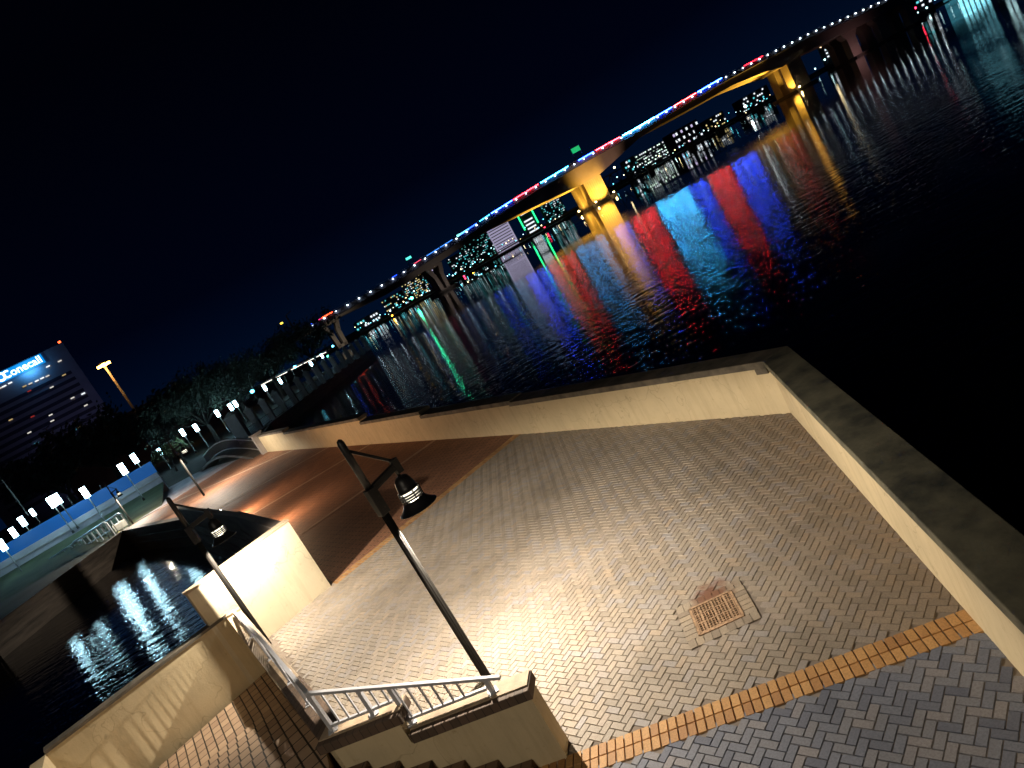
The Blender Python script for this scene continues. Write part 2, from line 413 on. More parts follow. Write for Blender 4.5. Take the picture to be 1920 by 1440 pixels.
tag(mb.build("brown_walkway", MRB), "brown brick walkway rising gently away from the plaza", None, None, "structure")
mb = MB(); M_STR = plain("pale_stripe", (.50, .34, .25), .8, var=.2, scale=3)
for (x, y), (x2, y2), w_ in (((818, 824), (564, 1002), .28), ((699, 830), (440, 985), .3), ((619, 837), (400, 960), .3), ((552, 843), (300, 953), .3)):
    z = rampz((at(x, y, .12) - C0).dot(LD))
    a = at(x, y, z); b = at(x2, y2, z)
    n = 14
    for i in range(n):
        p, q = a.lerp(b, i / n), a.lerp(b, (i + 1) / n)
        zz = [rampz((Vector((*s_, 0)) - C0).dot(LD)) + .006 for s_ in strip(p, q, -w_ / 2, w_ / 2)]
        mb.add([(s_[0], s_[1], zz[k]) for k, s_ in enumerate(strip(p, q, -w_ / 2, w_ / 2))], [(0, 1, 2, 3)])
tag(mb.build("walkway_bands", M_STR), "pale brick stripes crossing the brown walkway", None, None, "structure")

# ------------------------------------------------------------ land
sh = [at(510, 792, 0), at(690, 655, 0)]
landpoly = [tuple(legD)[:2], tuple(legE)[:2], tuple(legF)[:2], (-78, -60), (-2600, -60), (-2600, 1400), (-420, 1400), (-190, 640), (-112, 470), (-95, 300), (-52, 196), (sh[1].x, sh[1].y + 4), (sh[1].x, sh[1].y), (sh[0].x, sh[0].y), tuple(BF + LD * 52)[:2]]
mb = MB(); mb.prism(landpoly, -4, .02); tag(mb.build("riverbank", M_LAND), "dark ground of the riverside park", None, None, "structure")
mb = MB(); mb.prism([(BF.x - .3, BF.y - .3)] + [tuple(BF + LD * 52)[:2], tuple(legD)[:2], tuple(legC)[:2], tuple(legB)[:2], tuple(legA)[:2]], -4, -.03)
tag(mb.build("walkway_base", M_DARKC), "concrete edge under the walkway", None, None, "structure")
# seawall edge line of the slip
mb = MB()
for a, b in ((legC, legD), (legD, legE), (legE, legF)):
    mb.prism(strip(a, b, -.25, .25), -3, .32)
    for z in (-.35, -.95): mb.prism(strip(a, b, -.36 if True else 0, .36), z - .12, z)
one("seawall", mb, M_DARKC, "dark banded concrete seawall round the water basin", "seawall")

# ------------------------------------------------------------ walls of the plaza
def wall(name, label, segs, cope_mat=M_COPE, wall_mat=M_STUCCO, copes=None, ct=.13):
    # segs: list of (polygon, z0, z_top of wall); copes: list of (polygon, z_bottom, z_top)
    p0 = segs[0][0][0]; t = thing(name, label, "wall", (p0[0], p0[1], 0))
    mb = MB()
    for poly, z0, z1 in segs: mb.prism(poly, z0, z1)
    mb.build("wall_body", wall_mat, t)
    for poly, z0, z1 in copes: 
        mc = MB(); mc.prism(poly, z0, z1); mc.build("coping", cope_mat, t, bevel=.012)
    return t
O = (BF - C0).normalized()
def lp(d): q = C0 + LD * d; return (q.x, q.y)
sec = [(0, 9.9, 1.05), (9.9, 17.1, 1.10), (17.1, 24.7, 1.28), (24.7, 42, 1.52), (42, 52, 1.70)]
t_r = thing("river_wall", "long cream river wall with stepped dark coping along the far side of the plaza", "wall", (C0.x, C0.y, 0))
mb = MB()
for i, (a, b, z) in enumerate(sec):
    mb.prism(strip(lp(a - (0 if i else 0)), lp(b), 0, -.42), -3.2, z)
mb.build("wall_body", M_STUCCO, t_r)
def rp(d): q = C0 + RD * d; return (q.x, q.y)
def isec(a, b, c, d):
    a, b, c, d = map(Vector, (a, b, c, d)); r = b - a; s = d - c
    t = ((c - a).x * s.y - (c - a).y * s.x) / (r.x * s.y - r.y * s.x); return tuple(a + r * t)
o1 = off(rp(0), rp(13), .5); innerR = off(rp(0), rp(13), -.06); innerL = off(lp(0), lp(9.9), .07); outerL = off(lp(0), lp(9.9), -.5)
lp0b, lp0c = innerL[1], outerL[1]
ic = isec(innerR[0], innerR[1], innerL[0], innerL[1]); oc = isec(o1[0], o1[1], outerL[0], outerL[1])
for i, (a, b, z) in enumerate(sec):
    mc = MB(); mc.prism(strip(lp(a - (.12 if i else 0)), lp(b), .07, -.5) if i else [ic, lp0b, lp0c, oc], z + .002, z + .155); mc.build("coping", M_COPE, t_r, bevel=.012)
t_q = thing("side_wall", "cream wall with broad dark coping running down the right side of the plaza", "wall", (C0.x, C0.y, 0))
mb = MB(); mb.prism([rp(0), rp(13), off(rp(0), rp(13), .42)[1], off(rp(0), rp(13), .42)[0]], -3.2, 1.05)
mb.build("wall_body", M_STUCCO, t_q)
# mitred coping at the corner
mc = MB(); mc.prism([ic, innerR[1], o1[1], oc], 1.052, 1.205); mc.build("coping", M_COPEO, t_q, bevel=.012)
# conduit box at the corner
mb = MB(); mb.prism(strip(lp(.03), lp(.3), .0, .06), .93, 1.05); mb.build("bracket", M_COPE, t_r)

# pier wall (bright box) and the wall of the basin
bEnd = BR + BD * 2.85
def tp(v): return (v.x, v.y)
BB = -BNn                                                # away from the camera
t_b = thing("pier_wall", "tall cream wall block brightly lit by the lamp at the basin corner", "wall", (BR.x, BR.y, 0))
mb = MB(); mb.prism([tp(BR), tp(bEnd), tp(bEnd + BB * .3), tp(BR + BB * .3)], -3.2, 2.08); mb.build("wall_body", stucco("bright_stucco", (.66, .58, .42)), t_b)
mb = MB(); mb.prism([tp(BR - BD * .02 - BB * .02), tp(bEnd + BD * .03 - BB * .02), tp(bEnd + BD * .03 + BB * .33), tp(BR - BD * .02 + BB * .33)], 2.082, 2.13); mb.build("coping", M_COPET, t_b)
t_l = thing("basin_wall", "weathered dark parapet between the brown walkway and the water basin", "wall", (BR.x, BR.y, 0))
mb = MB()
s0 = BR + BB * .335
mb.prism([tp(s0), tp(legB), tp(legB + D2 * .3), tp(s0 + D2 * .3)], -3.2, [2.08, 1.55, 1.55, 2.08])
mb.prism([tp(legB), tp(legC), tp(legC + D2 * .3), tp(legB + D2 * .3)], -3.2, [1.5, 1.2, 1.2, 1.5]); mb.build("wall_body", M_DARKC, t_l)
mb = MB()
for z in (.9, .45, -.3, -.9): mb.prism([tp(s0 + D2 * .3), tp(legB + D2 * .3), tp(legB + D2 * .36), tp(s0 + D2 * .36)], z - .1, z)
for z in (.3, -.3, -.9): mb.prism([tp(legB + D2 * .3), tp(legC + D2 * .3), tp(legC + D2 * .36), tp(legB + D2 * .36)], z - .1, z)
mb.build("ledge", M_DARKC, t_l)

# stair walls
def w1(s, n): q = W1 + A1 * s + N1 * n; return (q.x, q.y)
t_1 = thing("stair_wall", "cream stair wall with stepped brick coping under the near end of the white railing", "wall", (W1.x, W1.y, 0))
M_BC = brickmat("brick_coping", (.15, .10, .07), (.10, .07, .05), (.05, .035, .028), R(14), .11, 1.2, .006, .8, .5)
mb = MB(); mb.prism([w1(0, -.14), w1(1.64, -.14), w1(1.64, .14), w1(0, .14)], -1, .90); mb.prism([w1(1.64, -.14), w1(2.62, -.14), w1(2.62, .14), w1(1.64, .14)], -1, 1.20)
mb.build("wall_body", M_STUCCO, t_1)
mb = MB(); mb.prism([w1(-.04, -.18), w1(1.60, -.18), w1(1.60, .18), w1(-.04, .18)], .902, 1.03); mb.build("coping", M_BC, t_1, bevel=.01)
mb = MB(); mb.prism([w1(-.02, -.17), w1(1.60, -.17), w1(1.60, .09), w1(-.02, .09)], 1.031, 1.045); mb.build("coping_cap", M_COPET, t_1)
mb = MB(); mb.prism([w1(1.56, -.18), w1(2.80, -.18), w1(2.80, .18), w1(1.56, .18)], 1.202, 1.33); mb.build("coping", M_BC, t_1, bevel=.01)
mb = MB(); mb.prism([w1(1.57, -.17), w1(2.78, -.17), w1(2.78, .09), w1(1.57, .09)], 1.331, 1.345); mb.build("coping_cap", M_COPET, t_1)
def w2(s, n): q = K + C2 * s + D2 * n; return (q.x, q.y)
t_2 = thing("stair_wall", "cream stair wall with stepped coping running away beside the descending brick steps", "wall", (K.x, K.y, 0))
mb = MB(); J2 = Vector((*isec(tp(K), tp(K + C2), tp(BR), tp(BL)), 0)); L2 = (J2 - K).length - .01
st2 = [(.16, 1.2, 1.20), (1.2, 2.6, 1.10), (2.6, L2, .98)]
for a, b, z in st2: mb.prism([w2(a, -.13), w2(b, -.13), w2(b, .13), w2(a, .13)], -2.6, z)
mb.build("wall_body", M_STUCCO, t_2)
for a, b, z in st2:
    mb = MB(); mb.prism([w2(a, -.17), w2(b, -.17), w2(b, .17), w2(a, .17)], z + .002, z + .13); mb.build("coping", M_BC if z > 1 else M_COPET, t_2, bevel=.01)
# landing wall (olive)
oA = K + C2 * (L2 + .02) + D2 * -.13
oS = J2 + BD * .14 + BNn * .02
oE = at(82, 1410, 1.14)
od = (oE - oS); od.z = 0; od.normalize(); on = Vector((od.y, -od.x, 0)); 
if on.y > 0: on = -on
t_o = thing("landing_wall", "long cream wall beyond the lower landing carrying the railing shadow", "wall", (oS.x, oS.y, 0))
oE = Vector((oE.x, oE.y, 0)); oS = Vector((oS.x, oS.y, 0))
mb = MB(); mb.prism([tp(oS), tp(oE), tp(oE - on * .28), tp(oS - on * .28)], -3.2, 1.08)
rl = -C2
mb.prism([tp(oE + on * .0), tp(oE + rl * 5), tp(oE + rl * 5 - D2 * -.3), tp(oE - D2 * -.3)][::-1], -3.2, 1.079)
mb.build("wall_body", M_STUCCO, t_o)
mb = MB(); mb.prism([tp(oS + on * .03), tp(oE + on * .03), tp(oE - on * .31), tp(oS - on * .31)], 1.082, 1.15); mb.build("coping", M_COPE, t_o)

# ------------------------------------------------------------ stairs
M_ST1 = brickmat("step_bricks", (.19, .12, .075), (.13, .08, .05), (.04, .028, .02), R(14), .2, .3, .01, .8, .6, 0)
M_ST2 = brickmat("flight_bricks", (.54, .38, .25), (.40, .27, .18), (.04, .03, .02), R(-29.2), .2, .325, .016, .8, .9, 0)
t_s = thing("brick_staircase", "brown brick steps that climb along the near stair wall and descend to the lower landing", "staircase", (K.x, K.y, 0))
for i in range(6):
    mb = MB(); s0_ = .42 + i * .38; z1_ = .15 * (i + 1)
    mb.prism([w1(s0_ - .025, .145), w1(s0_ + .40 if i < 5 else 2.9, .145), w1(s0_ + .40 if i < 5 else 2.9, 2.9), w1(s0_ - .025, 2.9)], z1_ - .06, z1_)
    mb.prism([w1(s0_, .145), w1(s0_ + .40 if i < 5 else 2.9, .145), w1(s0_ + .40 if i < 5 else 2.9, 2.9), w1(s0_, 2.9)], z1_ - .155, z1_ - .061)
    mb.build("step", M_ST1, t_s, bevel=.012)
mb = MB(); mb.prism([w2(.8, .135), w2(.8, 8), w2(-4.2, 8), w2(-4.2, .9), w2(-.1, .3)], -1, .899); mb.build("landing", M_ST2, t_s)
for i in range(10):
    mb = MB(); a = .8 + i * .65; z1_ = .9 - .15 * (i + 1)
    mb.prism([w2(a, .135), w2(a + .665 if i < 9 else L2 - .05, .135), w2(a + .665 if i < 9 else 7.6, 8), w2(a, 8)], z1_ - .2, z1_)
    mb.build("step", M_ST2, t_s, bevel=.025)

# ------------------------------------------------------------ railing
t_rail = thing("white_railing", "white metal picket railing fixed on top of the two stair walls", "railing", (K.x, K.y, 1.3))
def p1(s, z, n=-.02): q = W1 + A1 * s + N1 * n; return Vector((q.x, q.y, z))
def p2(s, z, n=-.02): q = K + C2 * s + D2 * n; return Vector((q.x, q.y, z))
top1 = lambda s: 1.19 + (s - .29) / (2.55 - .29) * .74
top2 = lambda s: 1.93 if s < 3.2 else 1.93 - (s - 3.2) / 5.4 * .68
mb = MB(); mb.bar(p1(.27, top1(.27)), p1(2.64, top1(2.6)), .055, .04); mb.build("handrail", M_WHITE, t_rail, bevel=.006)
mb = MB(); mb.bar(p2(-.02, 1.942), p2(3.2, 1.935), .055, .04); mb.bar(p2(3.2, 1.934), p2(8.7, top2(8.7)), .054, .039); mb.build("handrail", M_WHITE, t_rail)
for a, b, z in ((.5, 1.60, 1.115), (1.66, 2.58, 1.415)):
    mb = MB(); mb.bar(p1(a, z), p1(b, z), .04, .035); mb.build("bottom_rail", M_WHITE, t_rail)
for a, b, z in ((.05, 1.15, 1.415), (1.25, 2.55, 1.31), (2.65, 8.6, 1.185)):
    mb = MB(); mb.bar(p2(a, z), p2(b, z), .04, .035); mb.build("bottom_rail", M_WHITE, t_rail)
def post(P, z0, z1):
    mb = MB(); mb.bar(Vector((P.x, P.y, z0)), Vector((P.x, P.y, z1)), .055, .055, up=tuple(A1)); mb.box((P.x, P.y, z0 + .006), (.13, .13, .012), R(14))
    mb.build("post", M_WHITE, t_rail)
for s, z in ((2.6, 1.345), (1.98, 1.345), (1.60, 1.045), (.45, 1.045)): post(p1(s, 0), z, top1(s) - .02)
for s, z in ((1.18, 1.33), (2.6, 1.23), (4.5, 1.11), (6.4, 1.11), (8.5, 1.11)): post(p2(s, 0), z, top2(s) - .02)
s = .80
while s < 2.5:
    z0 = 1.115 if s < 1.6 else 1.415
    if min(abs(s - q) for q in (1.98, 1.60)) > .05 and top1(s) - z0 > .05:
        mb = MB(); mb.bar(p1(s, z0 + .018), p1(s, top1(s) - .02), .022, .022, up=tuple(A1)); mb.build("baluster", M_WHITE, t_rail)
    s += .15
s = .17
while s < 8.5:
    z0 = 1.415 if s < 1.2 else (1.31 if s < 2.6 else 1.185)
    if top2(s) - z0 > .08:
        mb = MB(); mb.bar(p2(s, z0 + .018), p2(s, top2(s) - .02), .022, .022, up=tuple(C2)); mb.build("baluster", M_WHITE, t_rail)
    s += .17

# ------------------------------------------------------------ drain grate
t_g = thing("drain_grate", "rusty square iron drain grate ringed with soldier bricks in the plaza", "drain", tuple(GR))
def gp(i, j, z): q = GR + GE1 * i + GE2 * j; return (q.x, q.y, z)
mb = MB()
for k in range(14):                                       # brick surround
    s = -.5 + (k + .5) * (1.0 / 14) * 1.0
for k in range(9):
    s = -.43 + k * .1075
    for j in (-.395, .395): mb.box(gp(s, j, -.006), (.098, .165, .018), GA, random.random())
for k in range(6):
    s = -.2625 + k * .105
    for i in (-.405, .405): mb.box(gp(i, s, -.006), (.16, .096, .018), GA, random.random())
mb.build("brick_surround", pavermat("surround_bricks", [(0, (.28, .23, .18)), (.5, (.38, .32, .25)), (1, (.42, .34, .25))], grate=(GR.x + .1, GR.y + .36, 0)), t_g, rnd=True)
mb = MB()
for a, b in (((-.31, -.3), (.31, -.3)), ((-.31, .3), (.31, .3)), ((-.3, -.3), (-.3, .3)), ((.3, -.3), (.3, .3))): mb.bar(gp(*a, .004), gp(*b, .004), .035, .02)
mb.build("grate_frame", M_IRON, t_g)
mb = MB()
for k in range(13): s = -.27 + k * .045; mb.bar(gp(s, -.28, .002), gp(s, .28, .002), .028 if k % 4 == 2 else .013, .014)
for k in range(12): s = -.26 + k * .0473; mb.bar(gp(-.28, s, .0), gp(.28, s, .0), .012 if k % 4 else .026, .014)
mb.build("grate_bars", M_IRON, t_g)
mb = MB(); mb.box(gp(0, 0, -.012), (.58, .58, .003), GA); mb.build("drain_pit", plain("pit_black", (.006, .005, .004), .9, bmp=0), t_g)

# ------------------------------------------------------------ plaza street lamps
MB0 = MB
class MBlow(MB0):
    def build(s, *a, **k):
        for v in s.v: v.z -= .17
        return MB0.build(s, *a, **k)
def street_lamp(loc, rz, label, energy=820, proto=None):
    MB = MB0
    t = thing("street_lamp", label, "street lamp", loc, "black bell shade lamps along the plaza", rz)
    ORG[t.name] = Vector((0, 0, 0))
    mb = MB(); mb.tube([(0, 0, 0), (0, 0, .02), (0, 0, 3.05)], [.075, .066, .058], 20); 
    for k in range(10):
        a = 2 * math.pi * k / 10; mb.tube([(.06 * math.cos(a), .06 * math.sin(a), .05), (.053 * math.cos(a), .053 * math.sin(a), 3.04)], .009, 5)
    mb.build("pole", M_BLACKP, t, smooth=True)
    mb = MB(); mb.tube([(0, 0, 3.46), (0, 0, 4.22), (0, 0, 4.27), (0, 0, 4.29)], [.055, .055, .04, .01], 20); mb.build("pole_top", M_BLACK, t, smooth=True)
    mb = MB(); mb.box((0, 0, 3.24), (.155, .15, .44)); mb.build("collar", M_BLACK, t, bevel=.012)
    mb = MB()
    for z in (3.12, 3.3):
        for y in (-.076, .076): mb = MB(); mb.tube([(.03, y, z), (.03, y * 1.12, z)], .012, 8); mb.build("bolt", M_BRONZE, t)
    mb = MB(); mb.bar((.02, 0, 3.42), (.60, 0, 3.50), .085, .11); mb.bar((.56, 0, 3.36), (.56, 0, 3.60), .10, .11, up=(1, 0, 0)); mb.build("arm", M_BLACK, t, bevel=.008)
    mb = MB(); mb.bar((.03, 0, 4.08), (.55, 0, 3.57), .022, .045); mb.build("tie_rod", M_BLACK, t)
    hx = .52; DZ = .17
    MB = MBlow
    mb = MB(); mb.lathe([(.0, 3.545), (.02, 3.545), (.025, 3.50), (.07, 3.49), (.105, 3.465), (.13, 3.41), (.145, 3.34), (.15, 3.275), (.17, 3.265), (.17, 3.25), (.13, 3.25)], (hx, 0, 0)); mb.build("lamp_housing", M_BLACK, t, smooth=True)
    for k in range(3):
        z = 3.205 - k * .04
        mb = MB(); mb.lathe([(.135, z + .012), (.178, z + .012), (.178, z - .012), (.135, z - .012), (.135, z + .012)], (hx, 0, 0)); mb.build("louvre_ring", M_BLACK, t, smooth=False)
    mb = MB(); mb.lathe([(.14, 3.25), (.14, 3.10)], (hx, 0, 0)); mb.build("glowing_louvre", M_LOUV, t)
    for k in range(6):
        mb = MB(); a = 2 * math.pi * k / 6 + .3; mb.bar((hx + .172 * math.cos(a), .172 * math.sin(a), 3.26), (hx + .172 * math.cos(a), .172 * math.sin(a), 3.09), .016, .016); mb.build("cage_bar", M_BLACK, t)
    mb = MB(); mb.lathe([(.155, 3.10), (.17, 3.095), (.20, 3.05), (.25, 2.99), (.295, 2.955), (.31, 2.948), (.308, 2.938), (.245, 2.975), (.19, 3.04), (.15, 3.085)], (hx, 0, 0), 40); mb.build("lamp_shade", M_BLACK, t, smooth=True)
    mb = MB(); mb.lathe([(.0, 3.0), (.05, 3.01), (.07, 3.06), (.05, 3.12), (.0, 3.14)], (hx, 0, 0), 16); mb.build("bulb", M_BULB, t, smooth=True)
    l = lamp_light("lamp_light", 'SPOT', (hx, 0, 2.96 - DZ), energy, (1.0, .87, .70), .025, None, 162, .2, t)
    return t
street_lamp((-2.52, 9.56, 0), R(40), "nearest black bell shade lamp, tall and close, rising behind the white railing", 1600)
street_lamp((-8.20, 15.75, 0), R(6), "black bell shade lamp standing in front of the bright pier wall", 1000)
p = ad(383, 938, 34.0)
l3 = ad(312, 825, 52)
street_lamp((l3.x, 52.0, .2), R(0), "black bell shade lamp behind the dark basin parapet at the middle of the brown walkway", 2400).scale = (1.25, 1.25, 1.22)
l4 = ad(208, 905, 62); street_lamp((l4.x - .8, 62.5, .1), R(0), "farthest black bell shade lamp by the gangway end of the basin", 2600)

def hidden_fill_lamp(P, nrm, label, e):  # invented lamp, hidden behind the parapet to brighten the brown walkway
    t = thing("hidden_fill_lamp", label, "fill lamp", tuple(P)); mb = MB()
    mb.box((P.x, P.y, P.z), (.3, .3, .2), R(30)); mb.build("housing", M_BLACK, t)
    q = P + nrm * .2; mb = MB(); mb.lathe([(0, -.1), (.12, -.08), (.14, .05), (0, .08)], tuple(q), 12); mb.build("glass", M_BULB, t)
    lamp_light("hidden_fill_light", 'POINT', nrm * .5, e, (1, .62, .36), .12, parent=t)
lg = (legC - legB).normalized(); lr = Vector((lg.y, -lg.x, 0))
hidden_fill_lamp(legB + lg * 8.5 + lr * .16 + Vector((0, 0, .92)), lr, "added hidden lamp on the walkway side of the basin parapet, middle of its length", 800)
hidden_fill_lamp(legB + lg * .6 + lr * .16 + Vector((0, 0, .92)), lr, "added hidden lamp on the walkway side of the basin parapet, nearer the pier wall", 420)
# ------------------------------------------------------------ white lantern lamps
def lantern_proto(h=4.5, r=.27, lh=1.2):
    t = thing("lantern_lamp", "x", "street lamp", (0, 0, 0), "white glowing lantern lamps in the park"); ORG[t.name] = Vector((0, 0, 0))
    mb = MB(); mb.tube([(0, 0, 0), (0, 0, .3), (0, 0, .32), (0, 0, h - lh)], [.14, .13, .07, .06], 10); mb.build("pole", M_BRONZE, t, smooth=True)
    mb = MB(); mb.tube([(0, 0, h - lh), (0, 0, h)], [r, r * 1.05], 12); mb.build("lantern", M_LANT, t, smooth=False)
    mb = MB(); mb.lathe([(0, h + .14), (r * .8, h + .1), (r * 1.25, h + .02), (r * 1.25, h), (0, h)], (0, 0, 0), 12); mb.build("lamp_cap", M_BRONZE, t)
    return t
def dup(root, loc, label, rz=0, scale=None):
    r = root.copy(); col.objects.link(r); r.location = loc; r.rotation_euler = (0, 0, rz); r["label"] = label
    if scale: r.scale = scale
    for ch in list(root.children):
        c = ch.copy(); col.objects.link(c); c.parent = r
    return r
LAMPS = [(5, 1024, 70, "biggest lantern cut by the left edge of the photo"), (26, 1000, 80, "lantern close behind the big one at the left edge"), (43, 979, 82, "lantern left of the bright twin pair"),
         (97, 942, 72, "left and larger lantern of the bright twin pair"), (107, 935, 75, "right lantern of the bright twin pair"), (160, 925, 72, "lone lantern standing over the blue wall beside the slim poles"),
         (231, 881, 72, "lantern in front of the blue wall near its right end"), (253, 861, 84, "lantern behind the right end of the blue wall"),
         (343, 812, 112, "lantern left of the curved bare branch under the oak"), (368, 803, 108, "lantern right of the curved bare branch under the oak"),
         (408, 776, 118, "lantern left of the close pair beside the large pillar"), (433, 764, 116, "left lantern of the close pair above the large pillar"), (442, 758, 126, "right lantern of the close pair above the large pillar"),
         (300, 848, 120, "lantern low behind the lit bush right of the blue wall"), (62, 962, 110, "small distant lantern between the left edge group and the twin pair"),
         (497, 728, 140, "lantern half hidden by the lit pergola end, left of the row of pillars"), (604, 668, 200, "small distant lantern near the end of the lit pergola"),
         (526, 715, 150, "lantern on the riverwalk among the row of pillars"), (584, 683, 180, "far lantern on the riverwalk under the lit branches")]
lt = None
def ground_at(P): return .05
for (x, y, D, lab) in LAMPS:
    P = ad(x, y, D); h = 4.3
    z0 = P.z - (h - .5)
    lab = "white glowing " + lab
    if lt is None:
        lt = lantern_proto(); lt["label"] = lab; lt.location = (P.x, P.y, min(z0, 1.5)); r_ = lt
    else: r_ = dup(lt, (P.x, P.y, min(z0, 1.5)), lab)
    lamp_light("lantern_light", 'POINT', (0, 0, h - .5), 2600 if D < 130 else 1500, (.38, .72, 1.0), .3, parent=r_)
# slim unlit poles
for i, (x, y, x2, y2, D, lab) in enumerate([(3, 900, 45, 955, 90, "slim grey pole at the left edge under the office tower"), (128, 930, 165, 985, 80, "slim dark pole crossing the blue wall left of the lone lantern"), (183, 912, 225, 965, 80, "slim pole crossing the blue wall, pale at its top")]):
    a = ad(x, y, D); b = ad(x2, y2, D); mb = MB(); mb.tube([(b.x, b.y, b.z - 1), (b.x, b.y, a.z)], [.1, .07], 8)
    one("slim_pole", mb, M_CONC if i == 0 else M_BRONZE, lab, "pole")

# ------------------------------------------------------------ blue wall, path, lawn
a = ad(25, 1035, 74); b = ad(297, 888, 80); BZ = (a.z + b.z) / 2
d_ = (b - a); d_.z = 0; d_.normalize(); a.z = b.z = 0; a = a - d_ * 9; bk = Vector((-d_.y, d_.x, 0))
t_bw = thing("blue_wall", "long blue lit wall on a grey concrete base under the lantern lamps", "wall", tuple(a))
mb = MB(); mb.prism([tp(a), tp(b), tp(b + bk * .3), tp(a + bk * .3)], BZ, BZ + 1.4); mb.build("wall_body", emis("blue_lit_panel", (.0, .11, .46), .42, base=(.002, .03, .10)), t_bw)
mb = MB(); mb.prism([tp(a - bk * .5), tp(b - bk * .5), tp(b + bk * .8), tp(a + bk * .8)], 0, BZ - .003); mb.build("wall_base", M_PATH, t_bw)
mb = MB(); mb.prism([tp(a - bk * .7), tp(b - bk * .7 + d_ * .2), tp(b - bk * .45 + d_ * .2), tp(a - bk * .45)], BZ - .75, BZ - .6); mb.build("ledge", M_CONC, t_bw)
mb = MB(); n = 24
q0, q1 = a - bk * .5, b - bk * .5
vs = []
for i in range(n + 1):
    u_ = q0.lerp(q1, i / n)
    for j in range(7):
        p_ = u_ - bk * (j * 2.6); vs.append((p_.x, p_.y, .03 + max(0, (BZ - 1.35) * (1 - j / 6) ** 1.3)))
mb.add(vs, [(i * 7 + j, (i + 1) * 7 + j, (i + 1) * 7 + j + 1, i * 7 + j + 1) for i in range(n) for j in range(6)])
tag(mb.build("lawn", M_GRASS), "grass bank sloping down from the blue wall", None, None, "structure")
P = [at(0, 1120, .05), at(240, 985, .05), at(330, 935, .05), at(480, 852, .05), at(380, 880, .05), at(230, 960, .05), at(0, 1100, .05)]
mb = MB(); mb.add([(q.x, q.y, .045) for q in P], [tuple(range(7))]); tag(mb.build("promenade", M_PATH), "grey promenade round the head of the basin", None, None, "structure")

# ------------------------------------------------------------ footbridge railing
def fb(x, y, D=None, z=.3): return at(x, y, z)
arch = [(493, 848, 822), (462, 851, 826), (440, 857, 831), (418, 863, 838), (393, 872, 853)]
t_f = thing("arched_footbridge", "dark arched footbridge with picket railing beyond the end of the brown walkway", "footbridge", tuple(at(440, 857, .2)))
A_ = at(494, 848, .2); B_ = at(392, 873, .2)
mb = MB(); mr = MB(); mp_ = MB()
n = 30; pts = []
for i in range(n + 1):
    t = i / n; q = A_.lerp(B_, t); z = .15 + 1.0 * math.sin(math.pi * t) ** 1.0; pts.append(Vector((q.x, q.y, z)))
for i in range(n): mb.bar(pts[i], pts[i + 1], 2.0, .25)
mb.build("deck", M_DARKC, t_f)
for hh_, nm_ in ((1.25, "handrail"), (.3, "bottom_rail")):
    mr = MB()
    for i in range(n): mr.bar(pts[i] + Vector((0, 0, hh_)), pts[i + 1] + Vector((0, 0, hh_)), .12, .1)
    mr.build(nm_, M_CONC, t_f)
for i in range(n * 2):
    q = pts[i // 2].lerp(pts[i // 2 + 1], .5 * (i % 2)); mp_.bar(q + Vector((0, 0, .2)), q + Vector((0, 0, 1.25)), .05, .05, up=(1, 0, 0))
mp_.build("pickets", M_BRONZE, t_f)
# abutment post at the river wall end
q = C0 + LD * 52.3; mb = MB(); mb.box((q.x, q.y, .9), (.8, .8, 2.2), R(29)); mb.box((q.x, q.y, 2.05), (1, 1, .12), R(29)); one("wall_end_post", mb, M_CONC, "square stone post ending the river wall beside the footbridge", "post")

